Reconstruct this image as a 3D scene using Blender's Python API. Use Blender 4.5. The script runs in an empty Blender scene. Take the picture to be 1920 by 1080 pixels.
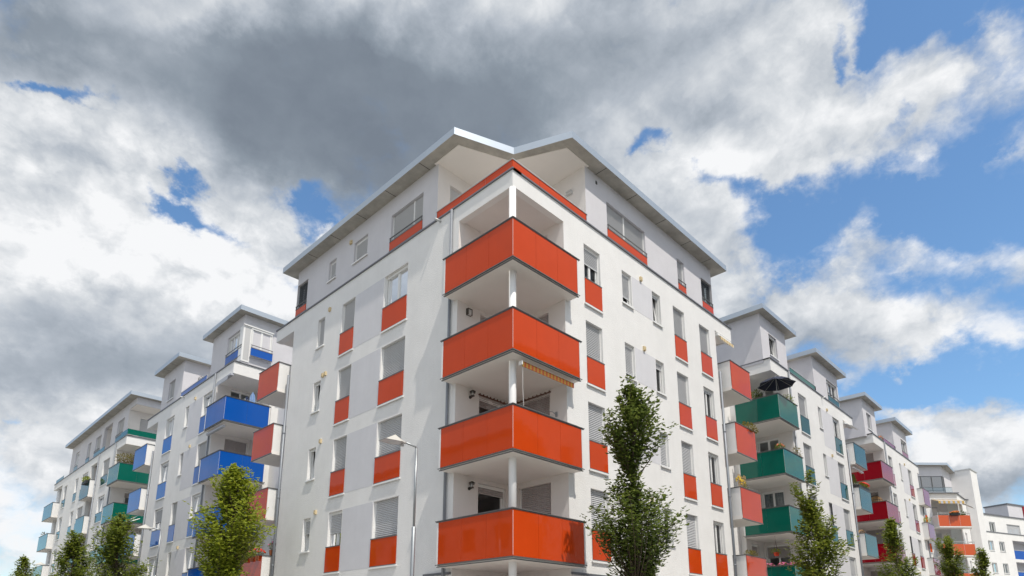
import bpy, bmesh, math, random
from mathutils import Vector, Matrix
R = math.radians
scene = bpy.context.scene
COL = scene.collection

# ------------------------------------------------------------------ camera
cam_data = bpy.data.cameras.new('camera')
cam_data.sensor_width = 36.0
cam_data.lens = 1193.42 / 1920 * 36.0
cam_data.shift_x = -0.0002
cam_data.shift_y = 371.6 / 1920          # rising front of an architectural lens
cam_data.clip_start = 0.1
cam_data.clip_end = 4000
cam = bpy.data.objects.new('camera', cam_data)
cam.location = (-12.0113, -11.6333, 1.6)
cam.rotation_euler = (math.pi / 2 + 0.2294, 0, -0.8007)
COL.objects.link(cam)
scene.camera = cam

# ------------------------------------------------------------------ exposure
scene.view_settings.view_transform = 'Standard'
scene.view_settings.look = 'None'
scene.view_settings.exposure = 0.17
scene.view_settings.gamma = 1.0

# ------------------------------------------------------------------ sun
SUN_DIR = Vector((0.235, 1.0, -1.8)).normalized()
sun_data = bpy.data.lights.new('sun', 'SUN')
sun_data.energy = 3.4
sun_data.angle = R(0.53)
sun_data.color = (1.0, 0.93, 0.83)
sun = bpy.data.objects.new('sun', sun_data)
sun.location = (-20, -30, 40)
sun.rotation_euler = SUN_DIR.to_track_quat('-Z', 'Y').to_euler()
COL.objects.link(sun)

# ------------------------------------------------------------------ sky: Nishita blue with broken cumulus
world = bpy.data.worlds.new('World')
scene.world = world
world.use_nodes = True
WT = world.node_tree
WT.nodes.clear()
def wn(kind, **kw):
    n = WT.nodes.new(kind)
    for k, v in kw.items():
        setattr(n, k, v)
    return n
def wm(op, a, b=None, c=None, clamp=False):
    n = wn('ShaderNodeMath', operation=op, use_clamp=clamp)
    for i, v in enumerate((a, b, c)):
        if v is None: continue
        if isinstance(v, (int, float)): n.inputs[i].default_value = v
        else: WT.links.new(v, n.inputs[i])
    return n.outputs[0]
def wlink(a, b): WT.links.new(a, b)

COVER=[(-44,24,46,40,0,1.2),(134,24,46,40,0,1.2),(66.315, 44.492, 66.357, 17.046, 2.94, 1.5),(74.771, 29.207, 24.995, 14.982, 3.06, 1.0),(81.378, 20.392, 15.57, 14.506, 2.898, 1.3),  # first two lobes: out-of-view cloud added to darken reflections in the glass
(37.194, 46.494, 29.334, 11.638, -2.928, 1.0),(24.308, 38.194, 16.57, 8.582, -2.969, 0.95),(15.678, 40.991, 17.066, 6.661, -3.035, 0.8),
(8.582, 37.084, 10.6, 6.479, 2.906, 0.7),(2.28, 38.343, 7.848, 4.964, 2.865, 0.75),(18.748, 45.767, 14.891, 4.376, -2.909, 0.8),
(33.279, 36.664, 13.223, 10.272, -2.65, 1.0),(28.338, 32.867, 11.667, 7.359, -2.509, 0.9),(64.429, 28.003, 12.249, 8.453, 2.989, 1.0),
(83.422, 8.4, 12.368, 8.596, 3.023, 0.95),(74.475, 17.767, 13.816, 8.305, 2.973, 0.7),(26.742, 33.878, 9.158, 4.674, -2.5, 0.3),
(17.306, 36.364, 5.482, 2.929, -2.905, 0.4),(14.183, 30.394, 5.531, 3.017, -2.281, 0.75),(8.514, 28.446, 5.77, 2.142, -2.602, 0.75),
(22.059, 27.312, 11.122, 5.002, -2.82, 0.9),(16.199, 24.552, 12.612, 4.486, -2.842, 1.0),(10.216, 22.021, 8.393, 3.375, -3.025, 0.85),
(2.346, 25.149, 3.607, 3.995, 2.964, 0.85),(1.472, 31.603, 1.961, 2.618, -2.752, 0.8),(6.239, 33.074, 3.657, 0.83, -2.849, 0.5),
(3.481, 21.239, 4.079, 2.548, -2.86, 0.6),(7.616, 15.454, 5.979, 4.683, -2.954, 1.0),(9.654, 12.995, 8.217, 3.8, -2.993, 0.8),
(4.767, 12.979, 5.164, 3.954, -2.965, 0.8),(7.727, 9.938, 12.833, 4.286, -3.017, 1.0),(11.244, 17.139, 3.093, 1.541, -2.962, 0.6),
(86.346, 36.676, 2.071, 0.928, 2.731, -1.0),(84.983, 36.89, 2.59, 1.11, 2.903, -1.2),(83.205, 37.137, 2.479, 1.085, 3.001, -1.0),
(76.162, 33.008, 3.135, 1.702, -3.098, -1.3),(74.343, 32.634, 3.585, 2.082, -2.996, -1.3),(72.006, 32.332, 3.776, 1.854, -3.061, -1.2),
(69.947, 31.933, 2.101, 1.015, -2.874, -0.8),(65.1, 34.686, 3.415, 2.132, 2.825, -1.2),(62.71, 35.486, 3.0, 1.956, 2.984, -1.1),
(63.756, 33.518, 3.425, 1.598, 2.978, -1.0),(65.751, 29.479, 2.717, 1.72, -2.993, -1.0),(67.525, 30.813, 2.225, 1.053, -3.016, -0.7),
(30.657, 39.875, 3.776, 2.073, 2.94, -1.5),(28.186, 40.745, 4.213, 2.239, 2.966, -1.5),(24.476, 36.616, 6.991, 1.906, -2.839, -1.4),
(26.347, 38.151, 3.44, 1.614, -2.594, -0.9),(12.215, 42.521, 2.642, 0.827, -2.594, -0.7),(13.194, 43.31, 1.805, 0.944, -2.851, -0.5),
(8.238, 36.791, 2.503, 0.897, 2.995, -0.6),(7.375, 37.181, 1.558, 0.658, -2.797, -0.4),(5.0, 42.829, 9.071, 2.287, -2.889, -1.2),
(20.176, 31.941, 7.847, 4.755, -2.945, -1.0),(11.023, 32.232, 12.899, 2.827, -3.05, -0.9),(5.366, 29.864, 7.053, 3.159, -2.808, -0.5),
(7.145, 18.718, 8.825, 2.87, -2.818, -1.0),(9.073, 42.946, 2.941, 1.522, -2.805, -0.8),(11.393, 18.813, 4.059, 1.617, -2.948, -0.8),
(83.559, 15.423, 1.537, 0.829, -3.136, -0.8),(15.92, 45.054, 2.854, 0.932, -2.88, -0.4),(16.788, 39.881, 2.205, 0.936, 3.121, -0.4)]
SHADE=[(-44,22,44,44,0,-0.8),(134,22,44,44,0,-0.8),(66.222, 43.839, 38.056, 8.605, 3.056, -0.8),(71.851, 39.052, 17.726, 6.677, -2.997, -0.35),(53.61, 40.266, 22.511, 9.816, -2.952, -0.75),  # first two lobes: grey of the added out-of-view clouds, dimming glass reflections
(44.159, 44.305, 29.569, 9.729, 3.033, -0.45),(69.137, 36.389, 8.614, 4.965, -2.918, -0.25),(87.043, 39.758, 11.913, 4.438, 2.437, -0.25),
(86.842, 38.896, 6.957, 3.865, 2.717, -0.25),(80.743, 20.745, 15.548, 4.51, 2.673, -0.62),(81.688, 17.967, 12.727, 4.548, 2.76, -0.22),
(73.676, 20.856, 10.478, 3.67, 2.74, -0.35),(83.883, 23.543, 6.541, 3.276, 2.845, -0.3),(27.49, 47.443, 18.122, 5.692, -2.994, -0.25),
(26.211, 34.205, 10.425, 3.63, -2.714, -0.35),(7.015, 10.433, 10.438, 2.319, -2.944, -0.75),(9.528, 11.363, 5.405, 1.596, -3.01, -0.2),
(18.094, 22.791, 10.201, 2.956, -2.969, -0.35),(8.443, 33.468, 15.464, 9.097, -2.823, -0.1),(25.382, 42.4, 13.545, 5.576, -2.975, -0.18),
(77.442, 44.78, 13.168, 2.092, 2.824, 0.3),(40.586, 49.856, 8.928, 2.465, -3.111, 0.15),(81.624, 8.61, 8.043, 4.978, 3.028, 0.2),
(78.34, 29.022, 15.806, 6.488, 3.032, 0.35),(84.122, 24.97, 6.582, 2.157, 2.83, 0.2),(70.235, 26.98, 9.574, 2.868, 2.946, 0.25),
(78.903, 34.829, 7.382, 2.639, -3.052, 0.15)]
tc = wn('ShaderNodeTexCoord')
sep = wn('ShaderNodeSeparateXYZ'); wlink(tc.outputs['Generated'], sep.inputs[0])
az = wm('MULTIPLY', wm('ARCTAN2', sep.outputs[1], sep.outputs[0]), 57.29578)
el = wm('MULTIPLY', wm('ARCSINE', sep.outputs[2]), 57.29578)
comb = wn('ShaderNodeCombineXYZ'); wlink(az, comb.inputs[0]); wlink(el, comb.inputs[1])
def noise(vec, scale, detail, rough=0.55, lac=2.0, dist=0.0):
    n = wn('ShaderNodeTexNoise'); n.inputs['Scale'].default_value = scale
    n.inputs['Detail'].default_value = detail; n.inputs['Roughness'].default_value = rough
    n.inputs['Lacunarity'].default_value = lac; n.inputs['Distortion'].default_value = dist
    wlink(vec, n.inputs['Vector'])
    return n
# cloud texture lives on the sphere of directions (scaled to degrees), flattened a little towards the horizon
dirv = wn('ShaderNodeVectorMath', operation='MULTIPLY'); dirv.inputs[1].default_value = (57.3, 57.3, 75.0)
wlink(tc.outputs['Generated'], dirv.inputs[0])
warp_n = noise(dirv.outputs[0], 0.17, 7, 0.60)
wsub = wn('ShaderNodeVectorMath', operation='SUBTRACT'); wsub.inputs[1].default_value = (0.5, 0.5, 0.5)
wlink(warp_n.outputs['Color'], wsub.inputs[0])
wscl = wn('ShaderNodeVectorMath', operation='MULTIPLY'); wscl.inputs[1].default_value = (12.0, 8.0, 0.0)
wlink(wsub.outputs[0], wscl.inputs[0])
wadd = wn('ShaderNodeVectorMath', operation='ADD'); wlink(comb.outputs[0], wadd.inputs[0]); wlink(wscl.outputs[0], wadd.inputs[1])
wscl3 = wn('ShaderNodeVectorMath', operation='MULTIPLY'); wscl3.inputs[1].default_value = (3.0, 3.0, 3.0)
wlink(wsub.outputs[0], wscl3.inputs[0])
wdir = wn('ShaderNodeVectorMath', operation='ADD'); wlink(dirv.outputs[0], wdir.inputs[0]); wlink(wscl3.outputs[0], wdir.inputs[1])
def lobes(items, start):
    acc = start
    for (a, e, ra, re, th, w) in items:
        m = wn('ShaderNodeMapping', vector_type='TEXTURE')
        m.inputs['Location'].default_value = (a, e, 0)
        m.inputs['Rotation'].default_value = (0, 0, th)
        m.inputs['Scale'].default_value = (ra, re, 1)
        wlink(wadd.outputs[0], m.inputs['Vector'])
        g = wn('ShaderNodeTexGradient', gradient_type='SPHERICAL'); wlink(m.outputs[0], g.inputs[0])
        acc = wm('MULTIPLY_ADD', g.outputs['Fac'], w, acc)
    return acc
# broad field behind the camera, where nothing was photographed
cover0 = wm('SUBTRACT', wm('MULTIPLY', noise(dirv.outputs[0], 0.045, 3).outputs['Fac'], 0.7), 0.50)
ahead = wn('ShaderNodeVectorMath', operation='DOT_PRODUCT'); ahead.inputs[1].default_value = (0.718, 0.696, 0.0)
wlink(tc.outputs['Generated'], ahead.inputs[0])
rear = wn('ShaderNodeMapRange'); rear.inputs['From Min'].default_value = 0.35; rear.inputs['From Max'].default_value = -0.25
rear.inputs['To Min'].default_value = 0.0; rear.inputs['To Max'].default_value = 0.75
wlink(ahead.outputs['Value'], rear.inputs['Value'])
cover0 = wm('ADD', cover0, rear.outputs[0])       # unseen white cloud added behind the camera, for brighter and less blue ambient light
cover = lobes(COVER, cover0)
cover = wm('MINIMUM', cover, 1.25)
shade = wm('MAXIMUM', lobes(SHADE, 0.0), -1.0)
fbm = noise(wdir.outputs[0], 0.17, 13, 0.58, 2.1, 0.0)
fine = wm('SUBTRACT', fbm.outputs['Fac'], 0.5)
puff = wn('ShaderNodeTexVoronoi', feature='SMOOTH_F1'); puff.inputs['Scale'].default_value = 0.40
puff.inputs['Detail'].default_value = 4.0; puff.inputs['Roughness'].default_value = 0.55; puff.inputs['Smoothness'].default_value = 0.5
wlink(wdir.outputs[0], puff.inputs['Vector'])
puffv = wm('SUBTRACT', 0.45, puff.outputs['Distance'])
dens = wm('ADD', cover, wm('ADD', wm('MULTIPLY', fine, 2.2), wm('MULTIPLY', puffv, 0.30)))
mask_r = wn('ShaderNodeMapRange', interpolation_type='SMOOTHSTEP')
mask_r.inputs['From Min'].default_value = -0.42; mask_r.inputs['From Max'].default_value = 0.72
wlink(dens, mask_r.inputs['Value'])
# the same field a little nearer the sun: clouds are bright on the side that faces it
off = wn('ShaderNodeVectorMath', operation='ADD'); off.inputs[1].default_value = (-0.6, -0.9, 2.2)
wlink(wdir.outputs[0], off.inputs[0])
fbm2 = noise(off.outputs[0], 0.17, 5, 0.5, 2.1, 0.0)
relief = wm('SUBTRACT', fbm.outputs['Fac'], fbm2.outputs['Fac'])
soft = noise(wdir.outputs[0], 0.085, 6, 0.5)
bright = wm('ADD', 0.92, wm('MULTIPLY', shade, 0.74))
bright = wm('ADD', bright, wm('MULTIPLY', relief, wm('ADD', 1.05, wm('MULTIPLY', shade, 1.25))))
bright = wm('ADD', bright, wm('MULTIPLY', wm('SUBTRACT', soft.outputs['Fac'], 0.5), 0.42))
bright = wm('ADD', bright, wm('MULTIPLY', rear.outputs[0], 0.25))  # extra brightness for the added rear cloud, lifts ambient light
bright = wm('ADD', bright, wm('MULTIPLY', puffv, wm('ADD', 0.16, wm('MULTIPLY', shade, 0.14))))
ramp = wn('ShaderNodeValToRGB')
cr = ramp.color_ramp
cr.elements[0].position = 0.12; cr.elements[0].color = (0.185, 0.22, 0.27, 1)
cr.elements[1].position = 1.0; cr.elements[1].color = (0.90, 0.91, 0.925, 1)
for pos, c in ((0.32, (0.265, 0.31, 0.365, 1)), (0.55, (0.44, 0.485, 0.545, 1)), (0.78, (0.66, 0.69, 0.725, 1))):
    e_ = cr.elements.new(pos); e_.color = c
wlink(bright, ramp.inputs[0])
sky_n = wn('ShaderNodeTexSky', sky_type='NISHITA')
sky_n.sun_disc = False
sky_n.sun_elevation = math.asin(-SUN_DIR.z)
sky_n.sun_rotation = math.atan2(-SUN_DIR.x, -SUN_DIR.y)
sky_n.air_density = 1.15; sky_n.dust_density = 0.4; sky_n.ozone_density = 2.0
bg_sky = wn('ShaderNodeBackground'); bg_sky.inputs['Strength'].default_value = 0.135
tint = wn('ShaderNodeVectorMath', operation='MULTIPLY'); tint.inputs[1].default_value = (0.84, 1.05, 1.16)
wlink(sky_n.outputs[0], tint.inputs[0]); wlink(tint.outputs[0], bg_sky.inputs['Color'])
bg_cloud = wn('ShaderNodeBackground'); bg_cloud.inputs['Strength'].default_value = 0.92
wlink(ramp.outputs[0], bg_cloud.inputs['Color'])
mixw = wn('ShaderNodeMixShader')
wlink(mask_r.outputs[0], mixw.inputs[0]); wlink(bg_sky.outputs[0], mixw.inputs[1]); wlink(bg_cloud.outputs[0], mixw.inputs[2])
wout = wn('ShaderNodeOutputWorld'); wlink(mixw.outputs[0], wout.inputs['Surface'])
world.cycles.sampling_method = 'MANUAL'
world.cycles.sample_map_resolution = 512

# ================================================================== materials
MATS = {}
def mat(name, base, rough=0.6, metal=0.0, spec=0.5, var=0.0, vscale=3.0, bump=0.0, bscale=80.0, coat=0.0, streak=0.0):
    m = bpy.data.materials.new(name); m.use_nodes = True
    nt = m.node_tree; b = nt.nodes['Principled BSDF']
    b.inputs['Base Color'].default_value = (*base, 1); b.inputs['Roughness'].default_value = rough
    b.inputs['Metallic'].default_value = metal; b.inputs['Specular IOR Level'].default_value = spec
    b.inputs['Coat Weight'].default_value = coat
    geo = nt.nodes.new('ShaderNodeNewGeometry')
    if var:
        n = nt.nodes.new('ShaderNodeTexNoise'); n.inputs['Scale'].default_value = vscale
        n.inputs['Detail'].default_value = 6; n.inputs['Roughness'].default_value = 0.65
        nt.links.new(geo.outputs['Position'], n.inputs['Vector'])
        fac = n.outputs['Fac']
        if streak:      # rain-washed dirt: noise drawn out along z
            mp = nt.nodes.new('ShaderNodeMapping'); mp.inputs['Scale'].default_value = (5.0, 5.0, 0.35)
            nt.links.new(geo.outputs['Position'], mp.inputs['Vector'])
            n2 = nt.nodes.new('ShaderNodeTexNoise'); n2.inputs['Scale'].default_value = 1.0; n2.inputs['Detail'].default_value = 5
            nt.links.new(mp.outputs[0], n2.inputs['Vector'])
            mx0 = nt.nodes.new('ShaderNodeMath'); mx0.operation = 'MULTIPLY_ADD'
            mx0.inputs[1].default_value = streak; nt.links.new(n2.outputs['Fac'], mx0.inputs[0]); nt.links.new(fac, mx0.inputs[2])
            sb = nt.nodes.new('ShaderNodeMath'); sb.operation = 'SUBTRACT'; sb.inputs[1].default_value = streak * 0.5
            nt.links.new(mx0.outputs[0], sb.inputs[0]); fac = sb.outputs[0]
        rp = nt.nodes.new('ShaderNodeMapRange'); rp.inputs['From Min'].default_value = 0.25; rp.inputs['From Max'].default_value = 0.75
        rp.inputs['To Min'].default_value = 1 - var; rp.inputs['To Max'].default_value = 1 + var
        nt.links.new(fac, rp.inputs['Value'])
        mx = nt.nodes.new('ShaderNodeVectorMath'); mx.operation = 'SCALE'; mx.inputs[0].default_value = base
        nt.links.new(rp.outputs[0], mx.inputs['Scale']); nt.links.new(mx.outputs[0], b.inputs['Base Color'])
    if bump:
        n = nt.nodes.new('ShaderNodeTexNoise'); n.inputs['Scale'].default_value = bscale; n.inputs['Detail'].default_value = 4
        nt.links.new(geo.outputs['Position'], n.inputs['Vector'])
        bp = nt.nodes.new('ShaderNodeBump'); bp.inputs['Strength'].default_value = bump; bp.inputs['Distance'].default_value = 0.02
        nt.links.new(n.outputs['Fac'], bp.inputs['Height']); nt.links.new(bp.outputs[0], b.inputs['Normal'])
    MATS[name] = m
    return m

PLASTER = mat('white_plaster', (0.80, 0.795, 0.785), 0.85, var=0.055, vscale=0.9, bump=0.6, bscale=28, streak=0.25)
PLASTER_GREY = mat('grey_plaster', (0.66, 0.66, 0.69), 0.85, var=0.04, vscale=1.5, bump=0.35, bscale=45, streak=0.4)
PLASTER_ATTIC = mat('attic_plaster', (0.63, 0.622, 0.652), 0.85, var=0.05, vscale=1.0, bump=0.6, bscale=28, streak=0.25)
PLASTER_LOGGIA = mat('loggia_plaster', (0.74, 0.71, 0.69), 0.85, var=0.04, vscale=1.5, bump=0.3, bscale=45)
SOFFIT = mat('painted_soffit', (0.83, 0.80, 0.765), 0.8, var=0.03, vscale=1.0)
CONCRETE = mat('fair_faced_concrete', (0.40, 0.385, 0.35), 0.8, var=0.28, vscale=1.7, bump=0.2, bscale=25)
FASCIA = mat('fascia_sheet_metal', (0.47, 0.53, 0.60), 0.40, metal=0.5, var=0.03, vscale=0.7)
GRAVEL = mat('roof_gravel', (0.30, 0.29, 0.27), 0.9, var=0.3, vscale=20)
CAP = mat('parapet_sheet_metal', (0.20, 0.205, 0.225), 0.45, metal=0.5)
CAP_LIGHT = mat('light_sheet_metal', (0.55, 0.56, 0.56), 0.5, metal=0.3)
RAIL = mat('grey_rail_metal', (0.17, 0.17, 0.17), 0.5, metal=0.3)
STEEL = mat('galvanised_steel', (0.36, 0.385, 0.405), 0.45, metal=0.7, var=0.12, vscale=4)
PIPE = mat('zinc_downpipe', (0.23, 0.25, 0.28), 0.5, metal=0.3, var=0.08, vscale=5)
UPVC = mat('white_window_frame', (0.82, 0.82, 0.81), 0.35)
SHUTTER = mat('grey_white_shutter', (0.56, 0.57, 0.59), 0.5, var=0.03, vscale=2)
SHUTTER_ROSE = mat('taupe_shutter', (0.42, 0.385, 0.385), 0.55, var=0.03, vscale=2)
BLIND = mat('grey_venetian_blind', (0.22, 0.24, 0.27), 0.4, metal=0.3)
DARK = mat('dark_joint', (0.05, 0.05, 0.05), 0.8)
DARKFRAME = mat('anthracite_frame', (0.07, 0.075, 0.08), 0.4)
BROWNFRAME = mat('brown_wood', (0.13, 0.06, 0.04), 0.6)
WHITEPAINT = mat('white_column_paint', (0.80, 0.80, 0.80), 0.5)
CURTAIN = mat('white_curtain', (0.72, 0.71, 0.67), 0.9, var=0.05, vscale=5)
CURTAIN_GREY = mat('patterned_grey_curtain', (0.26, 0.28, 0.30), 0.9, var=0.35, vscale=7)
BEIGE = mat('beige_vent_plastic', (0.62, 0.50, 0.30), 0.6)
LAMPMETAL = mat('dark_lamp_metal', (0.10, 0.09, 0.08), 0.45, metal=0.6)
LAMPGLASS = mat('frosted_lamp_glass', (0.55, 0.55, 0.55), 0.25)
SCREED = mat('floor_screed', (0.35, 0.34, 0.33), 0.8, var=0.1, vscale=2)
ORANGE_A = mat('orange_awning_cloth', (0.26, 0.045, 0.010), 0.85)
OCHRE_A = mat('ochre_awning_cloth', (0.30, 0.17, 0.03), 0.85)
YELLOW_A = mat('yellow_awning_cloth', (0.50, 0.33, 0.10), 0.85)
CREAM_A = mat('cream_awning_cloth', (0.70, 0.62, 0.45), 0.85)
GREY_A = mat('pale_grey_awning_cloth', (0.45, 0.47, 0.52), 0.85)
NAVY = mat('navy_parasol_cloth', (0.012, 0.018, 0.045), 0.7)
TERRA = mat('terracotta', (0.36, 0.13, 0.06), 0.8, var=0.1, vscale=8)
BLACKBOX = mat('black_planter_plastic', (0.02, 0.022, 0.025), 0.5)
WICKER = mat('wicker', (0.42, 0.25, 0.10), 0.7, var=0.2, vscale=20)
BAMBOO = mat('bamboo', (0.50, 0.33, 0.15), 0.7, var=0.2, vscale=15)
BLUESHIRT = mat('pale_blue_cloth', (0.25, 0.38, 0.62), 0.9, var=0.15, vscale=12)
JEANS = mat('dark_blue_cloth', (0.03, 0.05, 0.12), 0.9)
LEAF_PLANT = None

def glass_panel(name, base, tint_rough=0.03, var=0.06, spec=0.45):
    return mat(name, base, tint_rough, spec=spec, var=var, vscale=0.9, streak=0.2, bump=0.10, bscale=1.6)
P_ORANGE = glass_panel('orange_glass', (0.57, 0.060, 0.009), spec=0.32)
P_BLUE = glass_panel('blue_glass', (0.004, 0.090, 0.42))
P_GREEN = glass_panel('green_glass', (0.0, 0.120, 0.085))
P_TEAL = glass_panel('teal_glass', (0.006, 0.075, 0.072), spec=0.4)
P_RED = glass_panel('red_glass', (0.28, 0.003, 0.012), spec=0.25)
P_PURPLE = glass_panel('purple_glass', (0.27, 0.03, 0.065), spec=0.3)
P_FAR = glass_panel('pale_orange_glass', (0.58, 0.095, 0.02))

def window_glass():
    m = bpy.data.materials.new('window_glass'); m.use_nodes = True; nt = m.node_tree; nt.nodes.clear()
    tr = nt.nodes.new('ShaderNodeBsdfTransparent'); tr.inputs[0].default_value = (0.82, 0.86, 0.86, 1)
    gl = nt.nodes.new('ShaderNodeBsdfGlossy'); gl.inputs['Roughness'].default_value = 0.0
    gl.inputs['Color'].default_value = (0.95, 0.97, 1, 1)
    fr = nt.nodes.new('ShaderNodeFresnel'); fr.inputs['IOR'].default_value = 1.5
    mx = nt.nodes.new('ShaderNodeMixShader'); out = nt.nodes.new('ShaderNodeOutputMaterial')
    nt.links.new(fr.outputs[0], mx.inputs[0]); nt.links.new(tr.outputs[0], mx.inputs[1]); nt.links.new(gl.outputs[0], mx.inputs[2])
    nt.links.new(mx.outputs[0], out.inputs[0]); return m
GLASS = window_glass()

def leaf_mat(name, c1, c2, trans=0.35):
    m = bpy.data.materials.new(name); m.use_nodes = True; nt = m.node_tree
    b = nt.nodes['Principled BSDF']; out = nt.nodes['Material Output']
    geo = nt.nodes.new('ShaderNodeNewGeometry')
    n = nt.nodes.new('ShaderNodeTexNoise'); n.inputs['Scale'].default_value = 9.0; n.inputs['Detail'].default_value = 3
    nt.links.new(geo.outputs['Position'], n.inputs['Vector'])
    rp = nt.nodes.new('ShaderNodeValToRGB'); rp.color_ramp.elements[0].position = 0.35; rp.color_ramp.elements[1].position = 0.65
    rp.color_ramp.elements[0].color = (*c1, 1); rp.color_ramp.elements[1].color = (*c2, 1)
    nt.links.new(n.outputs['Fac'], rp.inputs[0]); nt.links.new(rp.outputs[0], b.inputs['Base Color'])
    b.inputs['Roughness'].default_value = 0.42
    t = nt.nodes.new('ShaderNodeBsdfTranslucent')
    hs = nt.nodes.new('ShaderNodeHueSaturation'); hs.inputs['Hue'].default_value = 0.48; hs.inputs['Value'].default_value = 1.5
    nt.links.new(rp.outputs[0], hs.inputs['Color']); nt.links.new(hs.outputs[0], t.inputs[0])
    mx = nt.nodes.new('ShaderNodeMixShader'); mx.inputs[0].default_value = trans
    nt.links.new(b.outputs[0], mx.inputs[1]); nt.links.new(t.outputs[0], mx.inputs[2]); nt.links.new(mx.outputs[0], out.inputs[0])
    return m
LEAF_DARK = leaf_mat('dark_green_leaves', (0.055, 0.092, 0.017), (0.145, 0.20, 0.042), 0.42)
LEAF_LIME = leaf_mat('yellow_green_leaves', (0.15, 0.215, 0.020), (0.34, 0.40, 0.050), 0.45)
LEAF_MID = leaf_mat('mid_green_leaves', (0.095, 0.150, 0.020), (0.23, 0.28, 0.045), 0.45)
LEAF_OLIVE = leaf_mat('olive_leaves', (0.13, 0.13, 0.02), (0.28, 0.24, 0.05))
PETAL = {}
for nm, c in (('pink', (0.75, 0.16, 0.36)), ('red', (0.75, 0.05, 0.02)), ('yellow', (0.80, 0.58, 0.05)), ('orange', (0.80, 0.22, 0.04)), ('salmon', (0.8, 0.25, 0.14))):
    PETAL[nm] = mat(nm + '_petals', c, 0.7)
BARK = mat('bark', (0.10, 0.075, 0.05), 0.9, var=0.25, vscale=12, bump=0.6, bscale=30)

# ================================================================== mesh building
OFF = {}
class Frame:
    """wall coordinates: s along the wall, n out of the wall, z up"""
    def __init__(f, o, e, n): f.o, f.e, f.n = Vector((*o, 0)), Vector((*e, 0)), Vector((*n, 0))
    def P(f, s, n, z): v = f.o + f.e * s + f.n * n; return (v.x, v.y, z)
FR = Frame((0, 0), (1, 0), (0, -1))      # facades along the right-hand street
FL = Frame((0, 0), (0, 1), (-1, 0))      # facades along the left-hand street

class MB:
    def __init__(b): b.v = []; b.f = []; b.m = []; b.mi = 0
    def poly(b, pts, m=0):
        i = len(b.v); b.v += [tuple(p) for p in pts]; b.f.append(tuple(range(i, i + len(pts)))); b.m.append(m)
    def box(b, F, s0, s1, n0, n1, z0, z1, m=0):
        P = F.P
        c = [P(s0, n0, z0), P(s1, n0, z0), P(s1, n1, z0), P(s0, n1, z0), P(s0, n0, z1), P(s1, n0, z1), P(s1, n1, z1), P(s0, n1, z1)]
        i = len(b.v); b.v += c
        for q in ((0, 3, 2, 1), (4, 5, 6, 7), (0, 1, 5, 4), (1, 2, 6, 5), (2, 3, 7, 6), (3, 0, 4, 7)):
            b.f.append(tuple(i + k for k in q)); b.m.append(m)
        return b
    def prism(b, xy, z0, z1, mbot=0, mside=0, mtop=0):
        n = len(xy)
        b.poly([(x, y, z0) for x, y in reversed(xy)], mbot); b.poly([(x, y, z1) for x, y in xy], mtop)
        for i in range(n):
            (x0, y0), (x1, y1) = xy[i], xy[(i + 1) % n]
            b.poly([(x0, y0, z0), (x1, y1, z0), (x1, y1, z1), (x0, y0, z1)], mside)
        return b
    def tube(b, pts, r, seg=10, m=0, cap=True):
        pts = [Vector(p) for p in pts]; n = len(pts)
        rs = r if isinstance(r, (list, tuple)) else [r] * n
        rings = []
        up = Vector((0, 0, 1))
        for i, p in enumerate(pts):
            d = (pts[min(i + 1, n - 1)] - pts[max(i - 1, 0)]).normalized()
            a = d.cross(up if abs(d.z) < 0.9 else Vector((1, 0, 0))).normalized(); c = d.cross(a)
            k = len(b.v); rings.append(k)
            for j in range(seg):
                t = 2 * math.pi * j / seg; q = p + (a * math.cos(t) + c * math.sin(t)) * rs[i]; b.v.append(tuple(q))
        for i in range(n - 1):
            for j in range(seg):
                b.f.append((rings[i] + j, rings[i] + (j + 1) % seg, rings[i + 1] + (j + 1) % seg, rings[i + 1] + j)); b.m.append(m)
        if cap:
            b.f.append(tuple(rings[0] + j for j in reversed(range(seg)))); b.m.append(m)
            b.f.append(tuple(rings[-1] + j for j in range(seg))); b.m.append(m)
        return b
    def lathe(b, c, prof, seg=12, m=0):
        rings = []
        for (r, z) in prof:
            rings.append(len(b.v))
            for j in range(seg):
                t = 2 * math.pi * j / seg; b.v.append((c[0] + r * math.cos(t), c[1] + r * math.sin(t), c[2] + z))
        for i in range(len(prof) - 1):
            for j in range(seg):
                b.f.append((rings[i] + j, rings[i] + (j + 1) % seg, rings[i + 1] + (j + 1) % seg, rings[i + 1] + j)); b.m.append(m)
        return b
    def leaf(b, p, d, side, L, W, fold=0.25, m=0):
        up = d.cross(side)
        i = len(b.v); mid = p + d * (L * 0.45)
        b.v += [tuple(p), tuple(mid + side * W + up * (W * fold)), tuple(p + d * L - up * (L * 0.12)), tuple(mid - side * W + up * (W * fold))]
        b.f += [(i, i + 1, i + 2), (i, i + 2, i + 3)]; b.m += [m, m]
    def build(b, name, mats, parent=None, smooth=False, **props):
        if not isinstance(mats, (list, tuple)): mats = [mats]
        off = OFF.get(parent.name, Vector()) if parent else Vector()
        me = bpy.data.meshes.new(name)
        me.from_pydata([(x - off.x, y - off.y, z - off.z) for x, y, z in b.v], [], b.f)
        for mm in mats: me.materials.append(mm)
        me.polygons.foreach_set('material_index', b.m)
        if smooth: me.polygons.foreach_set('use_smooth', [True] * len(me.polygons))
        me.update()
        o = bpy.data.objects.new(name, me); COL.objects.link(o)
        if parent: o.parent = parent
        OFF[o.name] = off.copy()
        for k, v in props.items(): o[k] = v
        return o
def thing(name, label, cat, loc, group=None):
    o = bpy.data.objects.new(name, None); COL.objects.link(o); o.location = loc; o.empty_display_size = 0.3
    o['label'] = label; o['category'] = cat
    if group: o['group'] = group
    OFF[o.name] = Vector(loc)
    return o

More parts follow.
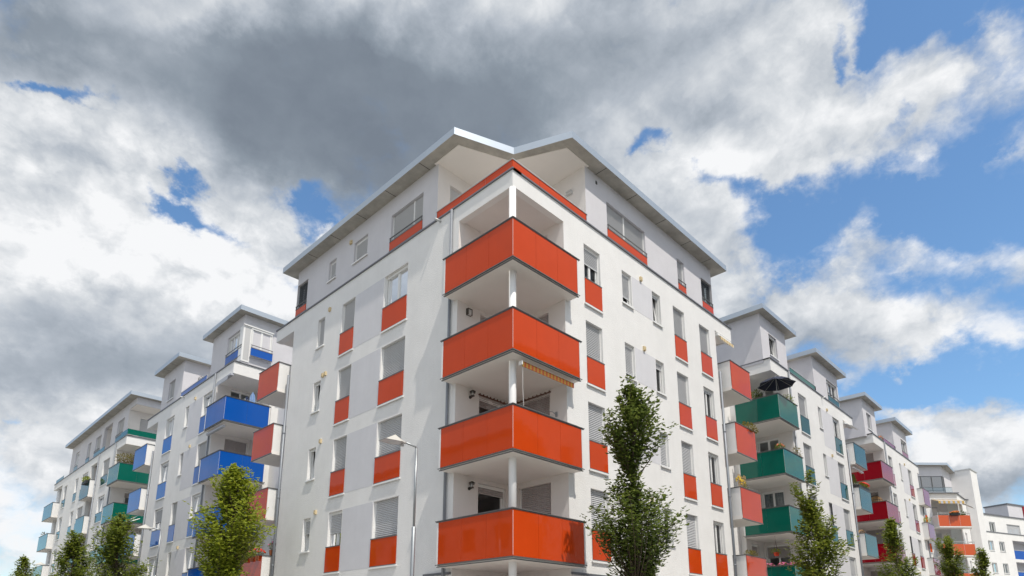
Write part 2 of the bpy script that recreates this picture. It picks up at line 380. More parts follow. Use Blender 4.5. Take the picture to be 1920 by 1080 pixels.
# ================================================================== wall and window builders
def wall(b, F, s0, s1, z0, z1, holes=(), n=0.0, depth=0.22, m=0):
    S = sorted({s0, s1, *[h[0] for h in holes], *[h[1] for h in holes]}); Z = sorted({z0, z1, *[h[2] for h in holes], *[h[3] for h in holes]})
    S = [s for s in S if s0 <= s <= s1]; Z = [z for z in Z if z0 <= z <= z1]
    for i in range(len(S) - 1):
        for j in range(len(Z) - 1):
            cs, cz = (S[i] + S[i + 1]) / 2, (Z[j] + Z[j + 1]) / 2
            if any(h[0] < cs < h[1] and h[2] < cz < h[3] for h in holes): continue
            b.poly([F.P(S[i], n, Z[j]), F.P(S[i + 1], n, Z[j]), F.P(S[i + 1], n, Z[j + 1]), F.P(S[i], n, Z[j + 1])], m)
    for (a, c, d, e) in holes:
        for q in (((a, 0, d), (a, -1, d), (a, -1, e), (a, 0, e)), ((c, 0, d), (c, -1, d), (c, -1, e), (c, 0, e)),
                  ((a, 0, e), (c, 0, e), (c, -1, e), (a, -1, e)), ((a, 0, d), (c, 0, d), (c, -1, d), (a, -1, d))):
            b.poly([F.P(s, n + k * depth, z) for s, k, z in q], m)

def shutter_mesh(F, s0, s1, zt, zb, n, pitch=0.062):
    b = MB(); z = zt
    while z - pitch > zb - 0.001:
        b.poly([F.P(s0, n, z), F.P(s1, n, z), F.P(s1, n + 0.020, z - pitch * 0.55), F.P(s0, n + 0.020, z - pitch * 0.55)])
        b.poly([F.P(s0, n + 0.020, z - pitch * 0.55), F.P(s1, n + 0.020, z - pitch * 0.55), F.P(s1, n - 0.006, z - pitch * 0.9), F.P(s0, n - 0.006, z - pitch * 0.9)])
        z -= pitch
    b.box(F, s0, s1, n - 0.008, n + 0.014, z - 0.045, z)
    return b

def curtain_mesh(F, s0, s1, zt, zb, n, rng):
    b = MB(); k = max(6, int((s1 - s0) / 0.045)); ph = rng.random() * 6
    pr = [(s0 + (s1 - s0) * i / k, n + 0.025 * math.sin(i * 1.9 + ph) + 0.012 * math.sin(i * 0.7)) for i in range(k + 1)]
    for (a, na), (c, nc) in zip(pr, pr[1:]):
        b.poly([F.P(a, na, zb), F.P(c, nc, zb), F.P(c, nc, zt), F.P(a, na, zt)])
    return b

WRNG = random.Random(5)
def window(root, F, s0, s1, zt, zb, n=0.0, panel=None, shut=1.0, leaves=1, tilt=False, curtain=0.0, sill=True, rail=False,
           zp=None, shut_mat=None, frame_mat=None, name='window', cur_mat=None, label=None):
    """panel: coloured glass in front of the lower part up to zp; shut: how far the roller shutter is down"""
    fm = frame_mat or UPVC; D = n - 0.15; w = s1 - s0
    fb = MB(); zlow = zb
    t = 0.055
    for q in ((s0, s0 + t, zlow, zt), (s1 - t, s1, zlow, zt), (s0 + t, s1 - t, zt - t, zt), (s0 + t, s1 - t, zlow, zlow + t)):
        fb.box(F, q[0], q[1], D - 0.06, D, q[2], q[3])
    cells = []
    for k in range(leaves):
        a = s0 + t + (w - 2 * t) * k / leaves; c = s0 + t + (w - 2 * t) * (k + 1) / leaves
        cells.append((a, c))
        u = 0.05
        if not (tilt and k == leaves - 1):
            for q in ((a, a + u, zlow + t, zt - t), (c - u, c, zlow + t, zt - t), (a + u, c - u, zt - t - u, zt - t), (a + u, c - u, zlow + t, zlow + t + u)):
                fb.box(F, q[0], q[1], D - 0.045, D + 0.018, q[2], q[3])
    # guide rails and shutter box lip
    fb.box(F, s0 + 0.002, s0 + 0.03, D + 0.02, D + 0.06, zlow, zt - 0.002); fb.box(F, s1 - 0.03, s1 - 0.002, D + 0.02, D + 0.06, zlow, zt - 0.002)
    if shut < 1.0: fb.box(F, s0 + 0.03, s1 - 0.03, D + 0.02, D + 0.055, zt - 0.10, zt - 0.002)
    wo = fb.build(name, fm, root)
    if label: wo['label'] = label
    if shut < 0.99 or True:
        gb = MB()
        for k, (a, c) in enumerate(cells):
            if tilt and k == leaves - 1: continue
            gb.poly([F.P(a + 0.05, D - 0.02, zlow + 0.1), F.P(c - 0.05, D - 0.02, zlow + 0.1), F.P(c - 0.05, D - 0.02, zt - 0.1), F.P(a + 0.05, D - 0.02, zt - 0.1)])
        if gb.v and shut < 0.99: gb.build('pane', GLASS, wo)
    if tilt:            # bottom-hung sash leaning into the room
        a, c = cells[-1]; lean = 0.13; sb = MB(); pb = MB()
        def Q(s, k, z): return F.P(s, D - 0.01 - k - lean * (z - zlow) / (zt - zlow), z)
        for (p, q, r_, s_) in ((a, a + 0.05, zlow + t, zt - t), (c - 0.05, c, zlow + t, zt - t), (a, c, zt - t - 0.05, zt - t), (a, c, zlow + t, zlow + t + 0.05)):
            i = len(sb.v); sb.v += [Q(p, 0.05, r_), Q(q, 0.05, r_), Q(q, 0, r_), Q(p, 0, r_), Q(p, 0.05, s_), Q(q, 0.05, s_), Q(q, 0, s_), Q(p, 0, s_)]
            for f in ((0, 3, 2, 1), (4, 5, 6, 7), (0, 1, 5, 4), (1, 2, 6, 5), (2, 3, 7, 6), (3, 0, 4, 7)): sb.f.append(tuple(i + x for x in f)); sb.m.append(0)
        so = sb.build('tilted_sash', fm, wo)
        pb.poly([Q(a + 0.05, 0.025, zlow + 0.1), Q(c - 0.05, 0.025, zlow + 0.1), Q(c - 0.05, 0.025, zt - 0.1), Q(a + 0.05, 0.025, zt - 0.1)]); pb.build('pane', GLASS, wo)
    if shut > 0.02:
        zs = zt - 0.02 - (zt - (zp or zlow) - 0.03) * shut if shut < 0.99 else (zlow if not panel else zp - 0.1)
        shutter_mesh(F, s0 + 0.03, s1 - 0.03, zt - 0.01, zs, D + 0.03).build('roller_shutter', shut_mat or SHUTTER, wo)
    if curtain:
        cm = cur_mat or CURTAIN
        a = s0 + 0.08; c = s1 - 0.08
        if curtain >= 1: curtain_mesh(F, a, c, zt - 0.06, zlow + 0.06, D - 0.18, WRNG).build('curtain', cm, wo)
        else:
            curtain_mesh(F, a, a + (c - a) * curtain, zt - 0.06, zlow + 0.06, D - 0.18, WRNG).build('curtain', cm, wo)
    if panel:
        pb = MB(); pb.box(F, s0 - 0.005, s1 + 0.03, n + 0.012, n + 0.026, zb + 0.035, zp - 0.02)
        pb.build('coloured_glass', panel, wo)
        for q0, q1 in ((zp - 0.02, zp + 0.018), (zb + 0.005, zb + 0.035)):
            rb = MB(); rb.box(F, s0 - 0.01, s1 + 0.035, n + 0.006, n + 0.036, q0, q1); rb.build('glass_rail', RAIL, wo)
    if rail:
        rb = MB(); rb.box(F, s0 - 0.02, s1 + 0.02, n + 0.02, n + 0.05, zp + 0.13, zp + 0.16)
        for s in (s0 + 0.02, s1 - 0.02): rb.box(F, s - 0.012, s + 0.012, n + 0.022, n + 0.048, zp, zp + 0.13)
        rb.build('handrail', RAIL, wo)
    if sill:
        sb = MB(); sb.box(F, s0 - 0.06, s1 + 0.06, n - 0.14, n + 0.06, zb - 0.035, zb)
        sb.box(F, s0 - 0.06, s1 + 0.06, n + 0.052, n + 0.062, zb - 0.06, zb - 0.035)
        sb.build('window_sill', UPVC, wo)
    return wo

def simple_balcony(root, F, s0, s1, nout, nback, zr, panel, name='balcony', side='white', zdrop=1.34, front='glass', panes=1, label=None, both=False):
    """box balcony: slab, white flank at s0, coloured glass front at nout"""
    z0 = zr - zdrop
    b = MB(); b.box(F, s0, s1, nback, nout - 0.015, z0 - 0.04, z0 + 0.12)
    o = b.build(name, SOFFIT, root)
    if label: o['label'] = label
    w = MB(); w.box(F, s0 - 0.0, s0 + 0.10, nback, nout - 0.03, z0 + 0.12, zr - 0.04)
    if both: w.box(F, s1 - 0.10, s1, nback, nout - 0.03, z0 + 0.12, zr - 0.04)
    w.build('flank_wall', PLASTER, o)
    for k in range(panes):
        a = s0 + (s1 - s0) * k / panes; c = s0 + (s1 - s0) * (k + 1) / panes
        g = MB(); g.box(F, a + 0.004, c - 0.004, nout - 0.012, nout, z0 - 0.0, zr - 0.035); g.build('coloured_glass', panel, o)
    r = MB(); r.box(F, s0 - 0.03, s1 + 0.03, nout - 0.10, nout + 0.02, zr - 0.03, zr); r.box(F, s0 - 0.03, s0 + 0.12, nback, nout - 0.10, zr - 0.032, zr - 0.002)
    r.box(F, s0 - 0.02, s1 + 0.02, nout - 0.03, nout + 0.012, z0 - 0.045, z0 - 0.002)
    r.build('rail_cap', RAIL, o)
    return o

def corner_balcony(root, F, s0, a, bdep, po, k_zr, panel, panes_front=3, panes_side=3, side_end=None, zdrop=1.24, endcheek=0.17, panel_side=None):
    """balcony wrapped round a building corner at wall coordinate s0: front glass at n = po, flank glass at s = s0 - po"""
    zr = k_zr; z0 = zr - zdrop
    se = s0 + a + endcheek; nb = -(bdep + endcheek) if side_end is None else side_end
    g = po - 0.04
    xy = [(s0 - g, g), (se - 0.06, g), (se - 0.06, 0.0), (s0 + a, 0.0), (s0 + a, -bdep), (s0, -bdep), (s0, nb + 0.06), (s0 - g, nb + 0.06)]
    if nb + 0.06 >= -bdep: xy = [(s0 - g, g), (se - 0.06, g), (se - 0.06, 0.0), (s0 + a, 0.0), (s0 + a, -bdep), (s0 - g, -bdep)]
    pts = [F.P(s, n, 0)[:2] for s, n in xy]
    b = MB(); b.prism(pts, z0 - 0.085, z0 + 0.03)
    o = b.build('corner_balcony', SOFFIT, root)
    for k in range(panes_front):
        c0 = s0 - po + (se - s0 + po - 0.1) * k / panes_front; c1 = s0 - po + (se - s0 + po - 0.1) * (k + 1) / panes_front
        q = MB(); q.box(F, c0 + (0.011 if k == 0 else 0.004), c1 - 0.004, po - 0.012, po, z0 + 0.0, zr - 0.04); q.build('coloured_glass', panel, o)
    for k in range(panes_side):
        c0 = po + (nb - po + 0.1) * k / panes_side; c1 = po + (nb - po + 0.1) * (k + 1) / panes_side
        q = MB(); q.box(F, s0 - po, s0 - po + 0.012, c0 - (0.011 if k == 0 else 0.004), c1 + 0.004, z0 + 0.0, zr - 0.04); q.build('coloured_glass', panel_side or panel, o)
    r = MB()
    for (zz0, zz1, e) in ((zr - 0.035, zr - 0.018, 0.010), (zr - 0.010, zr + 0.012, 0.028), (z0 - 0.035, z0 - 0.012, 0.010), (z0 - 0.088, z0 - 0.065, -0.02)):
        r.box(F, s0 - po - e, se + e, po - 0.06, po + e, zz0, zz1)
        r.box(F, s0 - po - e, s0 - po + 0.06, nb - e, po - 0.06, zz0, zz1)
    r.build('rail_cap', RAIL, o)
    c = MB(); c.box(F, se - 0.092, se - 0.035, 0.0, po + 0.004, z0 - 0.07, zr - 0.04); c.build('end_cheek', UPVC, o)
    c = MB(); c.box(F, s0 - po - 0.004, s0, nb + 0.035, nb + 0.092, z0 - 0.07, zr - 0.04); c.build('end_cheek', UPVC, o)
    p = MB(); p.box(F, s0 - po + 0.004, s0 - po + 0.045, po - 0.045, po - 0.004, z0 + 0.02, zr - 0.06); p.build('corner_gap_strip', UPVC, o)  # added white strip: light showing through the corner gap, put into its colour
    return o

def downpipe(root, F, s, z1, n=0.07, r=0.045):
    b = MB(); b.tube([F.P(s, n, 0.2), F.P(s, n, z1)], r, 10)
    for z in [1.5 + 2.85 * k for k in range(5)]:
        if z < z1: b.tube([F.P(s, n, z), F.P(s, n, z + 0.05)], r + 0.012, 10); b.box(F, s - 0.01, s + 0.01, 0.0, n, z, z + 0.04)
    return b.build('downpipe', PIPE, root, smooth=True)

def vent(root, F, s, z):
    b = MB(); b.box(F, s - 0.065, s + 0.065, 0.0, 0.07, z - 0.08, z + 0.08); b.box(F, s - 0.035, s + 0.035, 0.07, 0.078, z - 0.05, z + 0.03)
    b.build('vent_cover', BEIGE, root)

def parapet_cap(b, F, s0, s1, z=15.44, over=0.05, n=0.0):
    b.box(F, s0, s1, n - 0.35, n + over, z + 0.002, z + 0.05)

def spout(root, F, s, z):
    b = MB(); b.tube([F.P(s, 0.0, z), F.P(s, 0.24, z - 0.03)], 0.042, 10); b.build('roof_spout', CAP_LIGHT, root, smooth=True)

def flat_roof(root, poly, z0, z1, joints=(), F=None, wall_n=0.0, edge=0.51):
    """poly in world xy; joints: wall coordinates of the concrete panel joints under the overhang"""
    b = MB(); b.prism(poly, z0, z1, 0, 1, 2)
    if F:
        for s in joints: b.box(F, s - 0.012, s + 0.012, wall_n + 0.01, wall_n + edge - 0.02, z0 - 0.004, z0 + 0.01, 3)
    return b.build('roof', [CONCRETE, FASCIA, GRAVEL, DARK], root)

T = {k: 6.03 + 2.85 * (k - 1) for k in range(0, 5)}       # window heads of the storeys
RZ = {k: 4.80 + 2.85 * (k - 1) for k in range(0, 5)}      # balcony rails


# ================================================================== ground, streets
def sheet(name, pts, z, m, label=None):
    b = MB(); b.poly([(x, y, z) for x, y in pts]); o = b.build(name, m); o['kind'] = 'structure'; return o
ASPHALT = mat('asphalt', (0.15, 0.147, 0.14), 0.9, var=0.2, vscale=2, bump=0.3, bscale=60)
PAVING = mat('concrete_paving', (0.44, 0.42, 0.39), 0.85, var=0.12, vscale=3, bump=0.2, bscale=30)
KERB = mat('kerb_stone', (0.38, 0.37, 0.35), 0.8, var=0.1, vscale=5)
EARTH = mat('pale_ground', (0.30, 0.28, 0.22), 0.95, var=0.25, vscale=0.2)
MARK = mat('road_paint', (0.75, 0.75, 0.73), 0.7)
sheet('ground', [(-900, -900), (900, -900), (900, 900), (-900, 900)], -0.16, EARTH)
rb = MB(); rb.poly([(-13, -13, -0.12), (260, -13, -0.12), (260, -4.2, -0.12), (-13, -4.2, -0.12)]); rb.poly([(-13, -4.2, -0.12), (-4.2, -4.2, -0.12), (-4.2, 260, -0.12), (-13, 260, -0.12)])
rb.poly([(-120, -13, -0.12), (-13, -13, -0.12), (-13, -4.2, -0.12), (-120, -4.2, -0.12)]); rb.poly([(-13, -120, -0.12), (-4.2, -120, -0.12), (-4.2, -13, -0.12), (-13, -13, -0.12)])
o = rb.build('road', ASPHALT); o['kind'] = 'structure'
pb_ = MB(); pb_.prism([(-4.0, -4.0), (260, -4.0), (260, 0.0), (0.0, 0.0), (0.0, 260), (-4.0, 260)], -0.15, 0.0); o = pb_.build('pavement', PAVING); o['kind'] = 'structure'
pb_ = MB(); pb_.prism([(-4.15, -4.15), (260, -4.15), (260, -4.0), (-4.0, -4.0), (-4.0, 260), (-4.15, 260)], -0.15, 0.012); o = pb_.build('kerb', KERB); o['kind'] = 'structure'
mk = MB()
for k in range(40):
    mk.poly([(2 + 6 * k, -8.66, -0.115), (5 + 6 * k, -8.66, -0.115), (5 + 6 * k, -8.54, -0.115), (2 + 6 * k, -8.54, -0.115)])
    mk.poly([(-8.66, 2 + 6 * k, -0.115), (-8.54, 2 + 6 * k, -0.115), (-8.54, 5 + 6 * k, -0.115), (-8.66, 5 + 6 * k, -0.115)])
o = mk.build('road_markings', MARK); o['kind'] = 'structure'
pb_ = MB(); pb_.prism([(-12.9, -13.1), (-12.9, -120), (-4.2, -120), (-4.2, -13.1)][::-1], -0.16, -0.125); pb_ = None
pv = MB(); pv.box(FR, 1.0, 260, 13.1, 15.5, -0.15, 0.0); pv.box(FL, 6.0, 260, 13.1, 16.5, -0.15, 0.0); o = pv.build('far_pavement', PAVING); o['kind'] = 'structure'

# ================================================================== corner house with orange balconies
A = thing('apartment_building', 'white corner apartment block with orange glass balconies stacked at its street corner', 'building', (6.4, 6.8, 0))
YE, XE = 13.63, 12.92          # ends of the two street facades
def french(r, F, s0, s1, k, pan, **kw):
    kw.setdefault('shut', 1.0)
    return window(r, F, s0, s1, T[k], T[k] - 2.25, panel=pan, zp=T[k] - 1.30, **kw)
holesL, holesR = [], []
for k in range(0, 5):
    holesL += [(5.19, 6.62, T[k] - 2.25, T[k]), (8.61, 9.55, T[k] - 2.25, T[k]), (10.9, 11.46, T[k] - 1.31, T[k])]
    holesR += [(3.47, 4.38, T[k] - 2.25, T[k]), (5.715, 6.32, T[k] - 1.31, T[k]), (7.74, 8.33, T[k] - 1.31, T[k]), (9.30, 10.19, T[k] - 2.28, T[k]), (11.45, 12.35, T[k] - 2.28, T[k])]
b = MB(); wall(b, FL, 2.45, YE, 0, 15.44, holesL); wall(b, FL, 0.0, 2.45, 14.87, 15.44); b.box(FL, YE, 15.35, -0.3, 0.0, 14.87, 15.44)
b.poly([FL.P(0, 0, 14.87), FL.P(2.45, 0, 14.87), FL.P(2.45, -0.22, 14.87), FL.P(0.22, -0.22, 14.87)])
b.poly([FL.P(0.22, -0.22, 14.87), FL.P(2.45, -0.22, 14.87), FL.P(2.45, -0.22, 14.93), FL.P(0.22, -0.22, 14.93)])
b.build('street_wall', PLASTER, A)
b = MB(); wall(b, FR, 2.40, XE, 0, 15.44, holesR); wall(b, FR, 0.0, 2.40, 14.87, 15.44); b.box(FR, XE, 14.55, -0.3, 0.0, 14.80, 15.44)
b.poly([FR.P(0, 0, 14.87), FR.P(2.40, 0, 14.87), FR.P(2.40, -0.22, 14.87), FR.P(0.22, -0.22, 14.87)])
b.poly([FR.P(0.22, -0.22, 14.87), FR.P(2.40, -0.22, 14.87), FR.P(2.40, -0.22, 14.93), FR.P(0.22, -0.22, 14.93)])
b.build('street_wall', PLASTER, A)
# end walls, connecting wings towards the neighbours, back
b = MB()
b.poly([(XE, 0, 0), (XE, 13.63, 0), (XE, 13.63, 15.44), (XE, 0, 15.44)])
b.poly([(0, YE, 0), (XE, YE, 0), (XE, YE, 15.44), (0, YE, 15.44)])
b.build('end_wall', PLASTER, A)
b = MB(); b.box(FR, XE, 19.0, -2.6, -2.35, 0, 15.40); b.build('connecting_wall', PLASTER, A)
b = MB(); b.box(FL, YE, 20.1, -2.6, -2.35, 0, 15.40); b.build('connecting_wall', PLASTER, A)
b = MB(); b.poly([(0.0, 0.0, 15.40), (14.5, 0.0, 15.40), (14.5, 6, 15.40), (XE, 6, 15.40), (XE, 13.6, 15.40), (6, 13.6, 15.4), (6, 15.3, 15.4), (0, 15.3, 15.4)])
b.poly([(XE + .01, .31, 14.86), (14.5, .31, 14.86), (14.5, 3, 14.86), (XE + .01, 3, 14.86)]); b.poly([(.31, YE + .01, 14.88), (.31, 15.3, 14.88), (3, 15.3, 14.88), (3, YE + .01, 14.88)])
b.poly([(14.5, 0.3, 14.8), (14.5, 3, 14.8), (14.5, 3, 15.44), (14.5, 0.3, 15.44)])
b.build('roof_deck', SOFFIT, A)
# coloured plaster fields between windows
for k in range(0, 5):
    b = MB(); b.box(FL, 6.66, 8.57, 0.0, 0.004, T[k] - 2.24, T[k] + 0.01); b.build('plaster_field', PLASTER_GREY, A)
    b = MB(); b.box(FR, 6.36, 7.71, 0.0, 0.004, T[k] - 1.31, T[k] + 0.01); b.build('plaster_field', PLASTER_GREY, A)
# sheet-metal caps of the parapets
b = MB(); parapet_cap(b, FL, 0.0, 15.40); parapet_cap(b, FR, 0.0, 14.60); b.box(FL, -0.05, 0.0, -0.35, 0.05, 15.442, 15.49)
b.build('parapet_cap', CAP, A)
# windows, left-hand facade
for k in range(0, 5):
    french(A, FL, 5.19, 6.62, k, P_ORANGE, leaves=2, shut=0.0 if k == 4 else 1.0, curtain=0.22 if k == 4 else 0.0)
    french(A, FL, 8.61, 9.55, k, P_ORANGE, leaves=2, shut=0.62 if k == 1 else 1.0, curtain=0.45 if k == 1 else 0)
    window(A, FL, 10.9, 11.46, T[k], T[k] - 1.31, shut={4: 1.0, 3: 0.0, 2: 0.0, 1: 0.45, 0: 1.0}[k], tilt=k in (1, 2, 3))
    vent(A, FL, 10.52, T[k] + 0.15)
vent(A, FL, 10.72, T[3] + 0.14)
# windows, right-hand facade
for k in range(0, 5):
    french(A, FR, 3.47, 4.38, k, P_ORANGE, leaves=2, shut=0.52 if k == 4 else 1.0, curtain=0.3 if k == 4 else 0)
    window(A, FR, 5.715, 6.32, T[k], T[k] - 1.31, shut={4: 0.72, 3: 0.82, 2: 1, 1: 1, 0: 1}[k])
    window(A, FR, 7.74, 8.33, T[k], T[k] - 1.31, shut={4: 0.12, 3: 0.22, 2: 1.0, 1: 0.2, 0: 1}[k], tilt=k == 4, curtain=0.5 if k == 3 else 0)
    french(A, FR, 9.30, 10.19, k, P_ORANGE, leaves=2)
    french(A, FR, 11.45, 12.35, k, P_ORANGE, leaves=2, shut=1.0 if k == 4 else (0.12 if k == 3 else 0.0), curtain=1.0 if k in (0, 1, 2) else 0.6)
    vent(A, FR, 6.95, T[k] + 0.14)
# loggia at the street corner: inner walls, ceilings, floors, doors
inner = MB()
doors = []
hA, hB = [], []
for k in range(0, 5):
    zf = RZ[k] - 1.20
    hA.append((1.0, 2.22, zf + 0.02, T[k] + 0.15)); hB.append((0.70, 2.06, zf + 0.02, T[k] + 0.12))
FA = Frame((0, 2.45), (1, 0), (0, -1)); FB = Frame((2.40, 0), (0, 1), (-1, 0))
wall(inner, FA, 0.0, 2.40, 0, 15.0, hA); wall(inner, FB, 0.0, 2.45, 0, 15.0, hB)
inner.build('loggia_wall', PLASTER_LOGGIA, A)
b = MB(); b.poly([(0.2, 0.2, 14.93), (2.4, 0.2, 14.93), (2.4, 2.45, 14.93), (0.2, 2.45, 14.93)]); b.build('loggia_ceiling', PLASTER_LOGGIA, A)
for k in range(0, 5):
    zf = RZ[k] - 1.20; zt = T[k] + 0.15
    if k in (1, 2):
        window(A, FA, 1.0, 2.22, zt, zf + 0.02, leaves=1, shut=0.10, sill=False, name='balcony_door', shut_mat=SHUTTER_ROSE)
    else:
        window(A, FA, 1.0, 2.22, zt, zf + 0.02, leaves=1, shut=1.0, sill=False, name='balcony_door', shut_mat=SHUTTER_ROSE)
    window(A, FB, 0.70, 2.06, zt - 0.03, zf + 0.02, leaves=2, shut=1.0, sill=False, name='balcony_door', shut_mat=SHUTTER_ROSE)
# garlands round the second-floor loggia doors
for (F, s0, s1) in ((FA, 0.94, 2.28), (FB, 0.62, 2.12)):
    g = MB(); zt = T[2] + 0.16
    g.box(F, s0, s1, 0.02, 0.05, zt, zt + 0.035)
    rg = random.Random(3)
    for s in [s0 + 0.05 + i * (s1 - s0 - 0.1) / 8 for i in range(9)]: g.lathe(F.P(s, 0.05, zt + 0.03), [(0.001, 0.05), (0.025, 0.025), (0.025, 0.01), (0.001, 0)], 6)
    for j in range(26):
        s = s0 + 0.04 + (s1 - s0 - 0.08) * j / 25; ln = 0.35 + 0.22 * math.sin(j * 0.55) + rg.random() * 0.12
        if s0 + 0.4 < s < s1 - 0.4 and F is FA: ln *= 0.35
        for q in range(int(ln / 0.055)): g.lathe(F.P(s, 0.05, zt - 0.05 - q * 0.055), [(0.001, 0.03), (0.013, 0.015), (0.001, 0)], 5)
    g.build('bead_garland', BROWNFRAME, A)
# round column and balconies
b = MB(); b.tube([(0.085, 0.085, 0), (0.085, 0.085, 14.87)], 0.108, 28); b.build('column', WHITEPAINT, A, smooth=True)
for k in range(1, 5):
    corner_balcony(A, FR, 0.0, 2.40, 2.45, 0.43, RZ[k], P_ORANGE, endcheek=0.22)
corner_balcony(A, FR, 0.0, 2.40, 2.45, 0.43, RZ[0], P_ORANGE, endcheek=0.22)
downpipe(A, FL, 2.76, 15.42)
spout(A, FL, 3.42, 15.35)
# wall lights in the loggia
def lantern(F, s, z):
    b = MB(); c = F.P(s, 0.13, z)
    b.tube([F.P(s, 0.0, z - 0.05), F.P(s, 0.07, z - 0.07), F.P(s, 0.13, z - 0.05)], 0.018, 8); b.tube([F.P(s, 0.0, z - 0.05), F.P(s, 0.02, z - 0.05)], 0.05, 10)
    b.lathe(c, [(0.001, 0.17), (0.03, 0.16), (0.10, 0.11), (0.10, 0.10), (0.05, 0.10)], 12); b.lathe(c, [(0.07, 0.075), (0.085, 0.06), (0.05, 0.06)], 12)
    b.lathe(c, [(0.001, -0.05), (0.06, -0.05), (0.06, -0.02), (0.045, -0.02)], 12)
    for j in range(3): b.tube([(c[0] + 0.05 * math.cos(2.1 * j), c[1] + 0.05 * math.sin(2.1 * j), c[2] - 0.03), (c[0] + 0.05 * math.cos(2.1 * j), c[1] + 0.05 * math.sin(2.1 * j), c[2] + 0.11)], 0.006, 6)
    o = b.build('wall_lamp', LAMPMETAL, A)
    g = MB(); g.lathe(c, [(0.04, -0.02), (0.042, 0.10)], 12); g.build('lamp_glass', LAMPGLASS, o, smooth=True)
lantern(FA, 0.62, 5.98); lantern(FA, 0.60, 8.92)
def box_light(F, s, z, w=0.19, h=0.22):
    b = MB(); b.box(F, s - w / 2, s + w / 2, 0, 0.02, z - h / 2, z + h / 2)
    for q in ((-w / 2, -w / 2 + 0.025), (w / 2 - 0.025, w / 2)): b.box(F, s + q[0], s + q[1], 0.02, 0.10, z - h / 2, z + h / 2)
    b.box(F, s - w / 2 + 0.025, s + w / 2 - 0.025, 0.02, 0.10, z + h / 2 - 0.03, z + h / 2)
    o = b.build('wall_lamp', LAMPMETAL, A); g = MB(); g.box(F, s - w / 2 + 0.025, s + w / 2 - 0.025, 0.02, 0.085, z - h / 2 + 0.01, z + h / 2 - 0.03); g.build('lamp_glass', LAMPGLASS, o)
box_light(FA, 0.47, 11.74)
# retracted striped awning under the third balcony and its cord
b = MB()
for j in range(30):
    s0 = 0.06 + 2.28 * j / 30; s1 = 0.06 + 2.28 * (j + 1) / 30
    b.box(FR, s0, s1, 0.24, 0.33, 8.985, 9.06, 0 if j % 2 else 1); b.box(FR, s0, s1, 0.318, 0.328, 8.90, 8.985, 0 if j % 2 else 1)
b.box(FR, 0.03, 0.06, 0.2, 0.34, 8.95, 9.07, 2); b.box(FR, 2.34, 2.37, 0.2, 0.34, 8.95, 9.07, 2)
b.build('awning', [ORANGE_A, OCHRE_A, UPVC], A)
b = MB(); b.tube([(0.10, -0.30, 8.95), (0.14, -0.26, 8.3), (0.26, -0.2, 7.4), (0.30, -0.1, 6.9)], 0.006, 5); b.build('awning_cord', UPVC, A)
b = MB(); b.tube([(2.38, 0.42, 8.25), (2.2, 0.42, 8.30), (2.02, 0.42, 8.27)], 0.012, 6); b.box(FB, 0.38, 0.46, 0, 0.03, 8.18, 8.34); b.build('wall_hook', STEEL, A)

# attic storey
AZ = 17.77
hL = [(4.44, 6.37, 15.50, 17.06), (7.96, 8.93, 16.14, 17.09), (10.31, 10.88, 16.14, 17.06), (12.69, YE - 0.001, 15.50, 17.08)]
hR = [(4.91, 7.46, 15.50, 17.0), (9.88, 10.47, 15.50, 16.99), (11.93, XE - 0.001, 15.50, 16.99)]
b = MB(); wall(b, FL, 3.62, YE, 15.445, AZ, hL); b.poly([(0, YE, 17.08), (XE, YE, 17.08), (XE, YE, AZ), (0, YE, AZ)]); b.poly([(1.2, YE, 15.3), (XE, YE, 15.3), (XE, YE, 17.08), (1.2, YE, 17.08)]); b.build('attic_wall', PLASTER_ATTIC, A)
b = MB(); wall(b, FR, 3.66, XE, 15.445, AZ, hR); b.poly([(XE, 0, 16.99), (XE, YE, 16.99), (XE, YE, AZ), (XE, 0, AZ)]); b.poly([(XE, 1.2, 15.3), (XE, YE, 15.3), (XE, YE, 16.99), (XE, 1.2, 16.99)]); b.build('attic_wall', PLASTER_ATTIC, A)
FC = Frame((0, 3.62), (1, 0), (0, -1)); FD = Frame((3.66, 0), (0, 1), (-1, 0))
b = MB(); wall(b, FC, 0.0, 3.66, 15.3, AZ, [(0.55, 1.9, 15.4, 17.2)]); wall(b, FD, 0.0, 3.62, 15.3, AZ, [(1.12, 2.4, 15.4, 17.3)]); b.build('attic_wall', PLASTER_LOGGIA, A)
window(A, FC, 0.55, 1.9, 17.2, 15.42, shut=1.0, sill=False, name='terrace_door'); window(A, FD, 1.12, 2.4, 17.3, 15.42, shut=1.0, sill=False, name='terrace_door', shut_mat=SHUTTER_ROSE)
window(A, FL, 4.44, 6.37, 17.06, 15.50, panel=P_ORANGE, zp=15.91, leaves=2, shut=1.0, sill=False, rail=True, name='attic_window')
b = MB(); b.box(FL, 5.03, 5.08, -0.13, -0.08, 15.92, 17.05); b.build('window_mullion', UPVC, A)
b = MB(); b.box(FR, 6.08, 6.13, -0.13, -0.08, 15.9, 16.99); b.build('window_mullion', UPVC, A)
window(A, FL, 7.96, 8.93, 17.09, 16.14, shut=0.84, name='attic_window'); window(A, FL, 10.31, 10.88, 17.06, 16.14, shut=0.72, name='attic_window', curtain=0.4)
window(A, FR, 4.91, 7.46, 17.0, 15.50, panel=P_ORANGE, zp=15.88, leaves=2, shut=1.0, sill=False, rail=True, name='attic_window')
window(A, FR, 9.88, 10.47, 16.99, 15.50, panel=P_ORANGE, zp=15.84, shut=1.0, sill=False, rail=True, name='attic_window')
